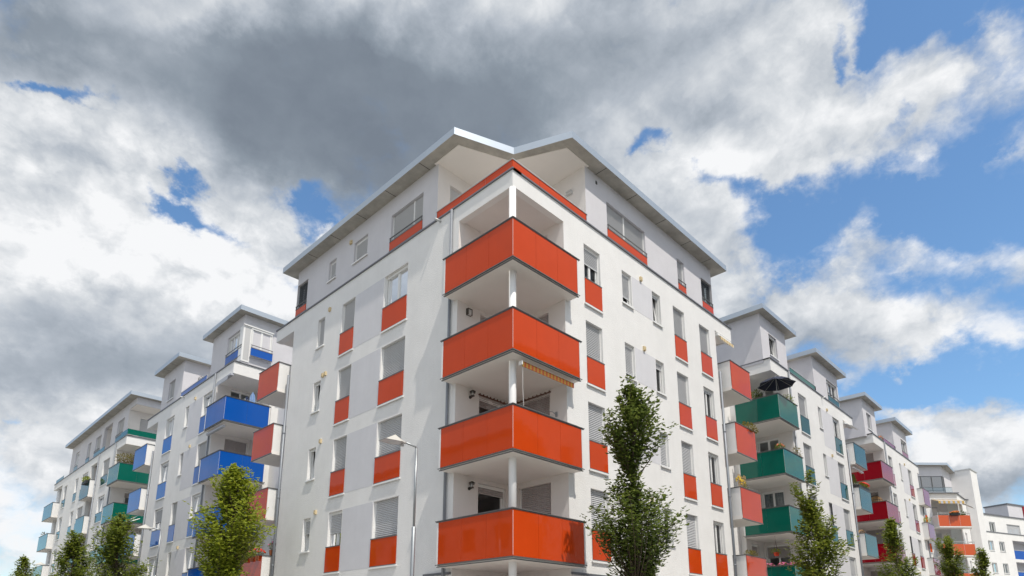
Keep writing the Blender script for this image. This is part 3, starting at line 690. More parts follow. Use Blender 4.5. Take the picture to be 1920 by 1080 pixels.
for (F, s0, s1, zt) in ((FL, 12.69, YE - 0.05, 17.08), (FR, 11.93, XE - 0.05, 16.99)):
    window(A, F, s0, s1, zt, 15.50, panel=P_ORANGE, zp=15.86, leaves=2, shut=0.0, sill=False, rail=True, name='attic_window', frame_mat=DARKFRAME)
    g = MB()
    for j in range(9):
        s = s0 + 0.06 + (s1 - s0 - 0.12) * j / 8
        g.box(F, s - 0.008, s + 0.008, -0.10, -0.085, 15.9, zt - 0.05)
    for j in range(10): g.box(F, s0 + 0.04, s1 - 0.04, -0.098, -0.088, 16.0 + j * 0.11, 16.012 + j * 0.11)
    g.build('window_grille', DARKFRAME, A)
# side glazing of the corner windows
for (x, y, ax) in ((0.06, YE - 0.04, 0), (XE - 0.04, 0.06, 1)):
    g = MB()
    if ax == 0: g.poly([(x, y, 15.4), (1.2, y, 15.4), (1.2, y, 17.08), (x, y, 17.08)])
    else: g.poly([(x, y, 15.4), (x, 1.2, 15.4), (x, 1.2, 16.99), (x, y, 16.99)])
    g.build('pane', GLASS, A)
vent(A, FL, 9.17, 17.23); 
b = MB(); b.box(FR, 4.28, 4.36, 0, 0.02, 17.38, 17.50); b.build('vent_cover', DARK, A)
# terrace railing strip
for k in range(3):
    b = MB(); b.box(FL, 0.012 + 3.64 * k / 3, 3.64 * (k + 1) / 3 - 0.004, -0.012, 0.0, 15.535, 15.80); b.build('terrace_glass', P_ORANGE, A)
    b = MB(); b.box(FR, 0.012 + 3.69 * k / 3, 3.69 * (k + 1) / 3 - 0.004, -0.012, 0.0, 15.535, 15.80); b.build('terrace_glass', P_ORANGE, A)
b = MB(); b.box(FL, -0.02, 3.67, -0.04, 0.02, 15.802, 15.83); b.box(FR, 0.04, 3.72, -0.04, 0.02, 15.803, 15.831)
b.box(FL, 0, 3.66, -0.03, 0.008, 15.50, 15.53); b.box(FR, 0.03, 3.71, -0.03, 0.008, 15.501, 15.531); b.build('terrace_rail', CAP_LIGHT, A)
# half-round wall light on the terrace
b = MB(); b.box(FD, 0.56, 0.80, 0.0, 0.08, 16.92, 17.06); b.box(FD, 0.55, 0.81, 0.08, 0.10, 16.91, 16.94); b.box(FD, 0.55, 0.81, 0.08, 0.10, 17.03, 17.07); b.build('wall_lamp', LAMPGLASS, A)
# roof with the re-entrant corner
flat_roof(A, [(-0.51, 14.2), (-0.51, 2.2), (1.53, 1.42), (2.34, -0.51), (13.52, -0.51), (13.52, 14.2)], AZ, AZ + 0.27, [4.1, 6.15, 8.1, 10.05, 11.95], FL)
b = MB()
for s in (4.3, 6.25, 8.3, 10.3, 12.1): b.box(FR, s - 0.012, s + 0.012, 0.01, 0.49, AZ - 0.004, AZ + 0.01)
b.build('soffit_joint', DARK, A)
b = MB(); b.prism([(-0.10, 2.46), (1.60, 1.74), (1.74, 1.60), (2.56, -0.10), (3.78, -0.10), (3.78, 0.0), (3.66, 0.0), (3.66, 3.62), (0.0, 3.62), (0.0, 3.74), (-0.10, 3.74)], AZ - 0.025, AZ - 0.003); b.build('terrace_soffit', SOFFIT, A)
# ground-floor trim just under the first balconies
b = MB(); b.box(FL, 2.47, 3.70, 0.01, 0.07, 3.30, 3.37); b.box(FR, 2.42, 5.2, 0.01, 0.07, 3.30, 3.37); b.build('ground_floor_trim', CAP, A)
# end balconies
for k in range(0, 5):
    simple_balcony(A, FR, 13.27, 15.22, 0.43, -2.35, RZ[k] + 0.01, P_ORANGE, name='end_balcony')
    simple_balcony(A, FL, 13.94, 15.87, 0.43, -2.35, RZ[k] + 0.01, P_ORANGE, name='end_balcony')
downpipe(A, FR, XE + 0.08, 12.85, n=0.05, r=0.055); downpipe(A, FL, YE + 0.06, 12.75, n=0.05, r=0.055)
# little yellow-fringed awning under the right-hand parapet end
b = MB()
for j in range(16):
    s0 = 13.1 + 1.3 * j / 16; s1 = 13.1 + 1.3 * (j + 1) / 16
    b.poly([FR.P(s0, 0.02, 14.62), FR.P(s1, 0.02, 14.62), FR.P(s1, 0.16, 14.53), FR.P(s0, 0.16, 14.53)], j % 2)
    b.poly([FR.P(s0, 0.16, 14.53), FR.P(s1, 0.16, 14.53), FR.P(s1, 0.165, 14.42), FR.P((s0 + s1) / 2, 0.165, 14.34), FR.P(s0, 0.165, 14.42)], j % 2)
b.box(FR, 13.08, 14.42, -0.1, 0.05, 14.60, 14.72, 2)
b.build('awning', [YELLOW_A, CREAM_A, UPVC], A)
# storey floors inside, so that open windows look onto a ceiling
b = MB()
for k in range(0, 6): b.box(FR, 2.7, XE - 0.1, -13.4, -2.7, 3.30 + 2.85 * k - 2.85, 3.45 + 2.85 * k - 2.85); 
b.box(FR, 6.5, 6.6, -13.4, -0.5, 0, 15.3); b.box(FR, 0.5, 12.5, -7.1, -7.0, 0, 15.3)
b.build('storey_floor', PLASTER_LOGGIA, A)

# ================================================================== the stepped blocks along both streets
def block(label, F, s0, s1, loggia, panel, po, rail_s0, end_bal, cols, field, att1, att2, rails, panel_side=None, attic_panel=None,
          depth=9.0, base=None, end_panel=None, att1_panel=None):
    """s0 corner nearest the photographer, s1 far end; loggia (width, depth); cols: window columns"""
    c = F.P((s0 + s1) / 2, -depth / 2, 0)
    B = thing('apartment_building', label, 'building', c)
    a, bd = loggia
    holes = []
    for (kind, x0, x1) in cols:
        for k in range(0, 5):
            low = T[k] - 1.31 if (kind == 'slit' and k != 2) else T[k] - 2.26
            holes.append((x0, x1 + (0.36 if kind == 'slit' and k == 2 else 0), low, T[k]))
    b = MB(); wall(b, F, s0 + a, s1, 0, 15.44, holes); wall(b, F, s0, s0 + a, 14.80, 15.44); b.box(F, s1, end_bal[1] - 0.35, -0.3, 0.0, 14.85, 15.44)
    b.poly([F.P(s0, 0, 14.8), F.P(s0 + a, 0, 14.8), F.P(s0 + a, -bd, 14.8), F.P(s0, -bd, 14.8)])
    b.build('street_wall', PLASTER, B)
    FS = Frame(F.P(s0, 0, 0)[:2], tuple(-F.n.xy), tuple(-F.e.xy))     # flank wall, s runs away from the street
    b = MB(); wall(b, FS, bd, depth, 0, 15.44); wall(b, FS, 0, bd, 14.80, 15.44)
    b.build('flank_wall', PLASTER, B)
    b = MB(); b.poly([F.P(s1, 0, 0), F.P(s1, -depth, 0), F.P(s1, -depth, 15.44), F.P(s1, 0, 15.44)]); b.build('end_wall', PLASTER, B)
    b = MB(); b.box(F, s1, s1 + 5.2, -2.6, -2.3, 0, 15.4); b.build('connecting_wall', PLASTER, B)
    FA_ = Frame(F.P(s0 + a, 0, 0)[:2], tuple(-F.n.xy), tuple(-F.e.xy)); FB_ = Frame(F.P(s0, -bd, 0)[:2], tuple(F.e.xy), tuple(F.n.xy))
    b = MB(); wall(b, FA_, 0, bd, 0, 14.8, [(0.72, bd - 0.1, RZ[k] - 1.18, T[k] + 0.12) for k in range(5)]); wall(b, FB_, 0, a, 0, 14.8, [(0.6, 1.5, RZ[k] - 1.18, T[k] + 0.1) for k in range(5)])
    b.build('loggia_wall', PLASTER_LOGGIA, B)
    for k in range(5):
        sh = base['door'][k]
        window(B, FA_, 0.72, bd - 0.1, T[k] + 0.12, RZ[k] - 1.18, leaves=2, shut=sh, sill=False, name='balcony_door', shut_mat=SHUTTER_ROSE, curtain=1.0 if (k == 2 and base.get('curt')) else 0, cur_mat=CURTAIN_GREY)
        window(B, FB_, 0.6, 1.5, T[k] + 0.1, RZ[k] - 1.18, leaves=1, shut=0.5, sill=False, name='balcony_door', shut_mat=SHUTTER_ROSE)
    b = MB(); parapet_cap(b, F, s0 - 0.05, end_bal[1] - 0.3); b.box(FS, 0.0, depth, -0.35, 0.05, 15.443, 15.491); b.build('parapet_cap', CAP, B)
    b = MB(); b.poly([F.P(s0, 0, 15.41), F.P(end_bal[1] - 0.4, 0, 15.41), F.P(end_bal[1] - 0.4, -depth, 15.41), F.P(s0, -depth, 15.41)]); b.poly([F.P(s1 + .01, -.31, 14.88), F.P(end_bal[1] - .4, -.31, 14.88), F.P(end_bal[1] - .4, -2.3, 14.88), F.P(s1 + .01, -2.3, 14.88)]); b.build('roof_deck', SOFFIT, B)
    for k in range(0, 5):
        for (kind, x0, x1) in cols:
            if kind == 'french' or k == 2:
                xx = x1 + (0.36 if kind == 'slit' else 0)
                sh = base['sh'].get((cols.index((kind, x0, x1)), k), 1.0)
                window(B, F, x0, xx, T[k], T[k] - 2.26, panel=panel_side or panel, zp=T[k] - 1.30, leaves=2, shut=sh, curtain=0.5 if sh < 0.9 else 0)
            else:
                window(B, F, x0, x1, T[k], T[k] - 1.31, shut=base['sl'].get(k, 0.2), leaves=1)
        if field:
            b = MB(); b.box(F, field[0], field[1], 0.0, 0.004, T[k] - 2.28, T[k] + 0.0); b.build('plaster_field', PLASTER_GREY, B)
    for z in (T[4], T[3], T[1]): vent(B, F, field[1] - 0.9 if field else s0 + 6, z + 0.15)
    for k in range(0, 5):
        corner_balcony(B, F, s0, a, bd, po, RZ[k], panel, panes_front=2, panes_side=2, endcheek=0.10, side_end=-bd + 0.05, panel_side=base.get('side'))
        if base.get('swap'): pass
        simple_balcony(B, F, end_bal[0], end_bal[1], 0.43, -2.3, RZ[k] - (0.05 if F is FR else 0.0), end_panel or panel, name='end_balcony')
    downpipe(B, F, s0 + a + 0.18, 15.4); downpipe(B, F, s1 + 0.06, 12.9, n=0.05, r=0.055)
    # attic cabins with cantilevered slab roofs
    def attic(sa, sb, nb, z, holes, over, near=0.5, far=0.6, pts=None):
        b = MB(); wall(b, F, sa, sb, 15.3 if nb else 15.445, z, holes, n=nb)
        for s in (sa, sb): b.poly([F.P(s, nb, 15.3), F.P(s, -depth + 1, 15.3), F.P(s, -depth + 1, z), F.P(s, nb, z)])
        b.poly([F.P(sa, -depth + 1, 15.3), F.P(sb, -depth + 1, 15.3), F.P(sb, -depth + 1, z), F.P(sa, -depth + 1, z)])
        b.build('attic_wall', PLASTER_ATTIC, B)
        poly = [F.P(s, n, 0)[:2] for s, n in ((sa - near, nb + over), (sb + far, nb + over), (sb + far, -depth + 0.5), (sa - near, -depth + 0.5))]
        if F is FL: poly = poly[::-1]
        nj = max(1, int((sb - sa) / 1.7)); flat_roof(B, poly, z, z + 0.27, [sa + (sb - sa) * (j + 1) / (nj + 1) for j in range(nj)], F, nb, over)
    attic(*att1['box'], [w[:4] for w in att1['win']], att1.get('over', 0.42), att1.get('near', 0.4), att1.get('far', 0.6))
    for w in att1['win']:
        window(B, F, w[0], w[1], w[3], w[2], n=att1['box'][2], name='attic_window', **w[4])
    if att2:
        attic(*att2['box'], [w[:4] for w in att2['win']], att2.get('over', 0.42), att2.get('near', 0.4), att2.get('far', 0.6))
        for w in att2['win']:
            window(B, F, w[0], w[1], w[3], w[2], n=att2['box'][2], name='attic_window', **w[4])
    for (r0, r1) in rails:
        nk = 3
        for k in range(nk):
            b = MB(); b.box(F, r0 + (r1 - r0) * k / nk + 0.004, r0 + (r1 - r0) * (k + 1) / nk - 0.004, -0.012, 0.0, 15.52, 15.78); b.build('terrace_glass', attic_panel or panel, B)
        b = MB(); b.box(F, r0, r1, -0.03, 0.015, 15.782, 15.81); b.build('terrace_rail', CAP_LIGHT, B)
    b = MB(); b.box(F, s0 + 3, s1 - 0.3, -depth + 0.3, -0.8, 3.3, 3.45)
    for k in range(1, 5): b.box(F, s0 + a + 0.3, s1 - 0.3, -depth + 0.3, -0.8, 3.3 + 2.85 * k, 3.45 + 2.85 * k)
    b.box(F, s0 + a + 0.3, s1 - 0.3, -3.1, -3.0, 0, 15.2); b.build('storey_floor', PLASTER_LOGGIA, B)
    return B

TEAL = block('white stepped block with green glass balconies, next to the orange corner house', FR, 19.0, 30.0, (2.10, 2.05), P_GREEN, 0.35, 18.74, (30.11, 32.4),
      [('french', 22.5, 23.72), ('slit', 25.53, 26.02), ('french', 28.0, 29.22)], (26.06, 27.96),
      dict(box=(18.97, 22.35, -0.33, 18.10), win=[(20.0, 21.05, 16.08, 17.33, dict(shut=0.0, tilt=True, leaves=1))], over=0.40, near=0.42, far=0.75),
      dict(box=(25.42, 29.78, 0.0, 17.70), win=[(27.66, 29.6, 15.50, 16.93, dict(shut=0.0, leaves=3, panel=P_TEAL, zp=15.86, sill=False, rail=True))], over=0.42, near=0.35, far=0.6),
      [(21.67, 25.6)], panel_side=P_TEAL, base=dict(door=[0.4, 0.25, 0.0, 0.0, 0.0], curt=True, sh={(0, 4): 0.88, (2, 4): 0.12, (2, 1): 0.95}, sl={4: 0.2, 3: 1.0, 1: 0.2, 0: 1}, side=None), end_panel=P_TEAL)
RED = block('white stepped block with dark red glass balconies, farther along the right-hand street', FR, 36.55, 48.75, (2.45, 2.05), P_RED, 0.38, 36.2, (47.7, 49.75),
      [('french', 39.95, 41.0), ('slit', 43.0, 43.45), ('french', 45.5, 46.63)], (43.5, 45.46),
      dict(box=(36.25, 39.35, -0.36, 18.12), win=[(37.1, 38.2, 16.05, 17.3, dict(shut=1.0))], over=0.40, near=0.42, far=0.7),
      dict(box=(42.35, 46.5, 0.0, 17.72), win=[(44.6, 46.3, 15.50, 16.9, dict(shut=0.0, leaves=3, panel=P_PURPLE, zp=15.86, sill=False))], over=0.38, near=0.3, far=0.7),
      [(39.4, 42.6)], panel_side=P_RED, attic_panel=P_PURPLE, base=dict(door=[0.6, 0.3, 1.0, 0.1, 1.0], sh={(0, 3): 0.2, (2, 3): 0.1}, sl={4: 0.2, 3: 0.2, 1: 0.2, 0: 1}), end_panel=P_PURPLE)
BLUE = block('white stepped block with bright blue glass balconies, left of the corner house', FL, 20.12, 31.5, (2.05, 2.05), P_BLUE, 0.38, 19.75, (31.66, 34.0),
      [('french', 22.72, 24.0), ('slit', 26.1, 26.62), ('french', 28.46, 29.87)], (24.04, 26.06),
      dict(box=(20.15, 24.35, -0.33, 18.25), win=[(20.2, 22.2, 15.9, 17.55, dict(shut=0.0, leaves=4, curtain=1.0, sill=False, panel=P_BLUE, zp=16.38, rail=True))], over=0.42, near=0.4, far=0.6),
      dict(box=(27.8, 31.4, 0.0, 17.92), win=[(29.15, 30.24, 15.87, 17.13, dict(shut=1.0))], over=0.5, near=0.4, far=0.4),
      [(23.87, 27.8)], base=dict(door=[0.3, 0.3, 0.3, 1.0, 0.0], sh={(0, 4): 0.12, (0, 2): 0.0, (0, 1): 0.0, (2, 4): 0.0, (2, 3): 0.12, (2, 2): 0.6, (2, 1): 0.0, (1, 2): 1.0}, sl={4: 0.2, 3: 1.0, 1: 0.2, 0: 1}))
# corner glazing on the flank of the blue attic
FX = Frame((0.33, 20.15), (1, 0), (0, -1))
window(BLUE, FX, 0.40, 1.55, 17.62, 15.95, n=0.16, leaves=2, shut=0.0, curtain=1.0, sill=False, panel=P_BLUE, zp=16.42, rail=True, name='attic_window')
b = MB(); b.box(FX, 0.0, 0.4, 0.0, 0.03, 15.6, 17.62); b.box(FX, -0.03, 0.0, -0.4, 0.03, 15.6, 17.62); b.box(FX, -0.05, 1.6, 0.0, 0.10, 17.62, 17.68); b.build('corner_window_frame', UPVC, BLUE)
b = MB(); b.box(FX, 0.06, 0.35, 0.03, 0.036, 15.7, 17.56); b.build('pane', LAMPGLASS, BLUE)
b = MB(); b.box(FX, 1.65, 2.45, 0.38, 0.45, RZ[4] - 1.3, RZ[4]); b.build('balcony_flank_wall', PLASTER, BLUE)
spout(BLUE, FL, 27.15, 15.33); spout(TEAL, FR, 26.4, 15.33)
# grey fringed awning in the blue loggia, folded awning box below the balcony
b = MB()
for j in range(14):
    s0 = 20.2 + 1.6 * j / 14; s1 = 20.2 + 1.6 * (j + 1) / 14
    b.poly([FL.P(s0, 0.06, 14.70), FL.P(s1, 0.06, 14.70), FL.P(s1, 0.22, 14.60), FL.P(s0, 0.22, 14.60)]); b.poly([FL.P(s0, 0.22, 14.60), FL.P(s1, 0.22, 14.60), FL.P(s1, 0.222, 14.44), FL.P((s0 + s1) / 2, 0.222, 14.38), FL.P(s0, 0.222, 14.44)])
b.box(FL, 20.15, 21.9, -0.05, 0.1, 14.68, 14.78); b.build('awning', GREY_A, BLUE)
b = MB(); b.box(FL, 20.0, 22.1, 0.16, 0.30, 11.78, 11.88); b.build('awning_box', GREY_A, BLUE)
b = MB(); b.box(FR, 30.25, 31.6, -0.1, 0.04, 14.62, 14.74); b.poly([FR.P(30.25, 0.04, 14.66), FR.P(31.6, 0.04, 14.66), FR.P(31.6, 0.45, 14.42), FR.P(30.25, 0.45, 14.42)]); b.build('awning', UPVC, TEAL)
b = MB(); b.box(FR, 30.3, 32.2, 0.10, 0.24, 11.70, 11.80); b.build('awning_box', UPVC, TEAL)


# ================================================================== long block with green balconies (far left)
G = thing('apartment_building', 'long white block with green glass balconies at the far left, beyond the blue one', 'building', (4.5, 48, 0))
gs0, gs1, ga, gb = 38.25, 57.1, 2.2, 2.2
gcols = [('french', 41.95, 43.72), ('french', 48.12, 49.9), ('french', 51.15, 52.15), ('french', 55.05, 56.25)]
GZ = lambda k: T[k] - 2.02
holes = [(c[1], c[2], GZ(k), T[k]) for c in gcols for k in range(5)] + [(45.36, 47.35, 3.4, 14.85)]
b = MB(); wall(b, FL, gs0 + ga, gs1, 0, 15.44, holes, depth=0.25); wall(b, FL, gs0, gs0 + ga, 14.83, 15.44); b.box(FL, gs1, 60.6, -0.3, 0.0, 14.9, 15.44)
b.poly([FL.P(gs0, 0, 14.83), FL.P(gs0 + ga, 0, 14.83), FL.P(gs0 + ga, -gb, 14.83), FL.P(gs0, -gb, 14.83)])
b.build('street_wall', PLASTER, G)
FS = Frame((0, gs0), (1, 0), (0, -1))
b = MB(); wall(b, FS, gb, 9, 0, 15.44); wall(b, FS, 0, gb, 14.83, 15.44); b.build('flank_wall', PLASTER, G)
b = MB(); b.poly([(0, gs1, 0), (9, gs1, 0), (9, gs1, 15.44), (0, gs1, 15.44)]); b.build('end_wall', PLASTER, G)
b = MB(); b.poly([(2.4, gs1, 0), (2.4, 60.5, 0), (2.4, 60.5, 15.4), (2.4, gs1, 15.4)]); b.build('connecting_wall', PLASTER, G)
FA_ = Frame((0, gs0 + ga), (1, 0), (0, -1)); FB_ = Frame((gb, gs0), (0, 1), (-1, 0))
b = MB(); wall(b, FA_, 0, gb, 0, 14.83, [(0.9, 2.0, RZ[k] - 1.18, T[k] + 0.1) for k in range(5)]); wall(b, FB_, 0, ga, 0, 14.83)
for (s0, s1, w) in ((45.36, 47.35, 1.5),):
    b.poly([FL.P(s0, -w, 3.4), FL.P(s1, -w, 3.4), FL.P(s1, -w, 14.85), FL.P(s0, -w, 14.85)])
    for s in (s0, s1): b.poly([FL.P(s, -0.25, 3.4), FL.P(s, -w, 3.4), FL.P(s, -w, 14.85), FL.P(s, -0.25, 14.85)])
b.build('loggia_wall', PLASTER_LOGGIA, G)
for k in range(5):
    window(G, FA_, 0.9, 2.0, T[k] + 0.1, RZ[k] - 1.18, leaves=1, shut=0.15 if k > 2 else 0.8, sill=False, name='balcony_door', shut_mat=SHUTTER_ROSE)
    for i, c in enumerate(gcols):
        window(G, FL, c[1], c[2], T[k], GZ(k), panel=P_TEAL, zp=T[k] - 1.30, leaves=2, shut=(1.0 if (i + k) % 3 == 1 else 0.1), curtain=0.6 if (i + k) % 3 != 1 else 0)
    corner_balcony(G, FL, gs0, ga, gb, 0.30, RZ[k], P_GREEN, panes_front=2, panes_side=2, endcheek=0.12, side_end=-gb + 0.05)
    simple_balcony(G, FL, 45.15, 47.65, 0.43, -1.4, RZ[k] + 0.0, P_TEAL, name='middle_balcony', panes=2)
    simple_balcony(G, FL, 57.58, 61.3, 0.43, -2.3, RZ[k] - 0.02, P_TEAL, name='end_balcony', panes=3)
b = MB(); b.tube([(0.35, 59.7, 0), (0.35, 59.7, 14.9)], 0.22, 16); b.build('column', WHITEPAINT, G, smooth=True)
b = MB(); parapet_cap(b, FL, gs0 - 0.05, 60.65); b.box(FS, 0, 9, -0.35, 0.05, 15.443, 15.491); b.build('parapet_cap', CAP, G)
b = MB(); b.poly([(0, gs0, 15.41), (0, 60.5, 15.41), (9, 60.5, 15.41), (9, gs0, 15.41)]); b.poly([(.31, gs1 + .01, 14.93), (.31, 60.5, 14.93), (2.4, 60.5, 14.93), (2.4, gs1 + .01, 14.93)]); b.build('roof_deck', SOFFIT, G)
downpipe(G, FL, 40.58, 15.35); downpipe(G, FL, 44.98, 15.35)
gn, gz = -0.33, 18.42
wins = [(40.9, 42.6, 15.6, 17.55, dict(panel=P_TEAL, zp=16.25, rail=True, shut=1.0, sill=False)), (47.1, 48.7, 15.6, 17.58, dict(panel=P_TEAL, zp=16.25, shut=1.0, sill=False, rail=True)),
        (50.2, 51.3, 15.6, 17.6, dict(panel=P_TEAL, zp=16.25, shut=1.0, sill=False)), (54.1, 55.3, 15.6, 17.6, dict(panel=P_TEAL, zp=16.25, shut=0.1, sill=False))]
b = MB(); wall(b, FL, 39.9, 57.0, 15.3, gz, [w[:4] for w in wins] + [(44.1, 46.4, 15.3, 17.9)], n=gn)
wall(b, FL, 38.25, 39.9, 17.9, gz, n=gn)
FT = Frame((0.33, 38.25), (1, 0), (0, -1)); wall(b, FT, 0, 3.0, 17.9, gz); wall(b, FT, 3.0, 8, 15.3, gz)
b.build('attic_wall', PLASTER_ATTIC, G)
FW = Frame((0.33, 39.9), (1, 0), (0, -1))
b = MB(); wall(b, FW, 0, 3, 15.3, 17.9, [(0.8, 2.6, 15.4, 17.4)]); wall(b, Frame((3.33, 38.25), (0, 1), (-1, 0)), 0, 1.65, 15.3, 17.9, [(0.4, 1.3, 15.4, 17.4)])
b.build('terrace_wall', PLASTER_LOGGIA, G)
b = MB(); b.poly([FL.P(44.1, gn - 1.3, 15.3), FL.P(46.4, gn - 1.3, 15.3), FL.P(46.4, gn - 1.3, 17.9), FL.P(44.1, gn - 1.3, 17.9)])
for s in (44.1, 46.4): b.poly([FL.P(s, gn - 0.22, 15.3), FL.P(s, gn - 1.3, 15.3), FL.P(s, gn - 1.3, 17.9), FL.P(s, gn - 0.22, 17.9)])
b.build('terrace_wall', PLASTER_LOGGIA, G)
window(G, FW, 0.8, 2.6, 17.4, 15.42, shut=1.0, sill=False, name='terrace_door')
b = MB(); b.poly([(0.35, 38.27, 17.9), (3.33, 38.27, 17.9), (3.33, 39.9, 17.9), (0.35, 39.9, 17.9)]); b.build('terrace_soffit', SOFFIT, G)
b = MB(); b.poly([FL.P(44.1, gn - .2, 17.9), FL.P(46.4, gn - .2, 17.9), FL.P(46.4, gn - 1.3, 17.9), FL.P(44.1, gn - 1.3, 17.9)]); b.build('terrace_soffit', SOFFIT, G)
for w in wins: window(G, FL, w[0], w[1], w[3], w[2], n=gn, name='attic_window', **w[4])
flat_roof(G, [(-0.22, 57.4), (-0.22, 37.85), (8, 37.85), (8, 57.4)], gz, gz + 0.28, [40 + 2.2 * j for j in range(8)], FL, gn, 0.5)
b = MB(); b.box(FL, gs0 - 0.05, gs0 + 1.6, 0.0, 0.012, 15.55, 15.95); b.build('terrace_glass', P_TEAL, G)
b = MB(); b.box(FS, 0.0, 2.6, 0.04, 0.052, 15.55, 15.95); b.build('terrace_glass', P_GREEN, G)
b = MB(); b.box(FL, 44.1, 46.4, -0.012, 0.0, 15.55, 15.85); b.build('terrace_glass', P_TEAL, G)
b = MB(); b.box(FL, 57.2, 60.2, -0.012, 0.0, 15.55, 15.82); b.build('terrace_glass', P_TEAL, G)
b = MB()
for k in range(1, 5): b.box(FL, gs0 + ga + 0.3, gs1 - 0.3, -8, -1.7, 3.3 + 2.85 * k, 3.45 + 2.85 * k)
b.box(FL, gs0 + ga + 0.3, gs1 - 0.3, -3.1, -3.0, 0, 15.2); b.build('storey_floor', PLASTER_LOGGIA, G)
# striped awning let down below the blue block's end balcony
b = MB()
for j in range(10):
    s0 = 31.9 + 1.8 * j / 10; s1 = 31.9 + 1.8 * (j + 1) / 10
    b.poly([FL.P(s0, 0.2, 8.85), FL.P(s1, 0.2, 8.85), FL.P(s1, 0.95, 8.25), FL.P(s0, 0.95, 8.25)], j % 2)
b.tube([FL.P(31.9, 0.2, 8.6), FL.P(31.9, 0.95, 8.25)], 0.02, 6, 1); b.tube([FL.P(33.7, 0.2, 8.6), FL.P(33.7, 0.95, 8.25)], 0.02, 6, 1)
b.build('awning', [GREY_A, UPVC], BLUE)

# ================================================================== orange block closing the street (far right)
O = thing('apartment_building', 'distant white block with pale orange balconies and a tall blank stair tower', 'building', (66, 4, 0))
d45 = (-0.7071, 0.7071); n45 = (-0.7071, -0.7071)
FQ = Frame((64.3, -0.1), d45, n45)       # canted corner face, s runs away from the right-hand street
FO = Frame((64.3, -0.1), (1, 0), (0, -1))
b = MB()
lg = [(0.0, 2.7, RZ[k] - 1.2, RZ[k] + 1.55) for k in range(0, 5)]
wall(b, FQ, 0, 9, 0, 15.5, lg + [(3.3, 4.2, T[k] - 2.2, T[k]) for k in range(5)], depth=0.2); wall(b, FO, 0, 4.6, 0, 15.5, [(1.6, 2.5, T[k] - 1.5, T[k]) for k in range(4)])
b.build('street_wall', PLASTER, O)
b = MB()
b.poly([FQ.P(0, -1.6, 0), FQ.P(2.75, -1.6, 0), FQ.P(2.75, -1.6, 15.4), FQ.P(0, -1.6, 15.4)])
b.poly([FQ.P(2.7, -0.2, 0), FQ.P(2.7, -1.6, 0), FQ.P(2.7, -1.6, 15.4), FQ.P(2.7, -0.2, 15.4)])
for k in range(5):
    b.poly([FQ.P(0, -0.2, RZ[k] + 1.55), FQ.P(2.7, -0.2, RZ[k] + 1.55), FQ.P(2.7, -1.6, RZ[k] + 1.55), FQ.P(0, -1.6, RZ[k] + 1.55)]); b.poly([FQ.P(0, -0.2, RZ[k] - 1.2), FQ.P(2.7, -0.2, RZ[k] - 1.2), FQ.P(2.7, -1.6, RZ[k] - 1.2), FQ.P(0, -1.6, RZ[k] - 1.2)])
b.build('loggia_wall', PLASTER, O)
FQi = Frame(FQ.P(0, -1.6, 0)[:2], d45, n45)
for k in range(5):
    window(O, FQi, 1.0, 2.1, T[k] - 0.05, RZ[k] - 1.15, n=0.16, leaves=1, shut=0.1 if k in (4,) else 1.0, sill=False, name='balcony_door')
    window(O, FQ, 3.3, 4.2, T[k], T[k] - 2.2, panel=P_FAR, zp=T[k] - 1.3, shut=0.3, sill=True)
    if k < 4: window(O, FO, 1.6, 2.5, T[k], T[k] - 1.5, shut=1.0)
    zr = RZ[k] - 0.05
    b = MB(); b.prism([FQ.P(-0.3, 1.0, 0)[:2], FQ.P(2.9, 1.0, 0)[:2], FQ.P(2.9, -0.1, 0)[:2], FQ.P(-1.1, -0.1, 0)[:2]][::-1], zr - 1.42, zr - 1.22); o = b.build('corner_balcony', SOFFIT, O)
    for j in range(3):
        b = MB(); b.box(FQ, -0.3 + 3.2 * j / 3 + 0.01, -0.3 + 3.2 * (j + 1) / 3 - 0.01, 1.0, 1.012, zr - 1.3, zr - 0.22); b.build('coloured_glass', P_FAR, o)
    FQs = Frame(FQ.P(-0.3, 1.0, 0)[:2], (0.70, 0.714), (0.714, -0.70)); 
    b = MB(); b.box(FQs, 0.02, 1.3, 0.0, 0.012, zr - 1.3, zr - 0.3); b.build('coloured_glass', P_FAR, o)
    b = MB(); b.box(FQ, -0.33, 2.95, 0.98, 1.03, zr - 0.02, zr + 0.02); b.box(FQs, 0, 1.35, -0.03, 0.02, zr - 0.02, zr + 0.02); b.box(FQ, 2.9, 2.95, -0.1, 1.0, zr - 1.3, zr - 0.2)
    for j in range(4): b.box(FQ, -0.3 + j * 1.06, -0.27 + j * 1.06, 0.985, 1.01, zr - 1.3, zr)
    b.build('rail_cap', CAP_LIGHT, o)
b = MB(); b.prism([FQ.P(-0.15, 0.25, 0)[:2], FQ.P(5, 0.25, 0)[:2], FQ.P(5, -0.3, 0)[:2], (69, -0.4), (69, -0.2), (64.45, -0.2)][::-1], 15.5, 15.58); b.build('parapet_cap', CAP, O)
b = MB(); b.poly([(64.3, -.1, 15.45), (69, -.1, 15.45), (69, 8, 15.45), (58, 8, 15.45), (58.2, 6, 15.45)]); b.build('roof_deck', SOFFIT, O)
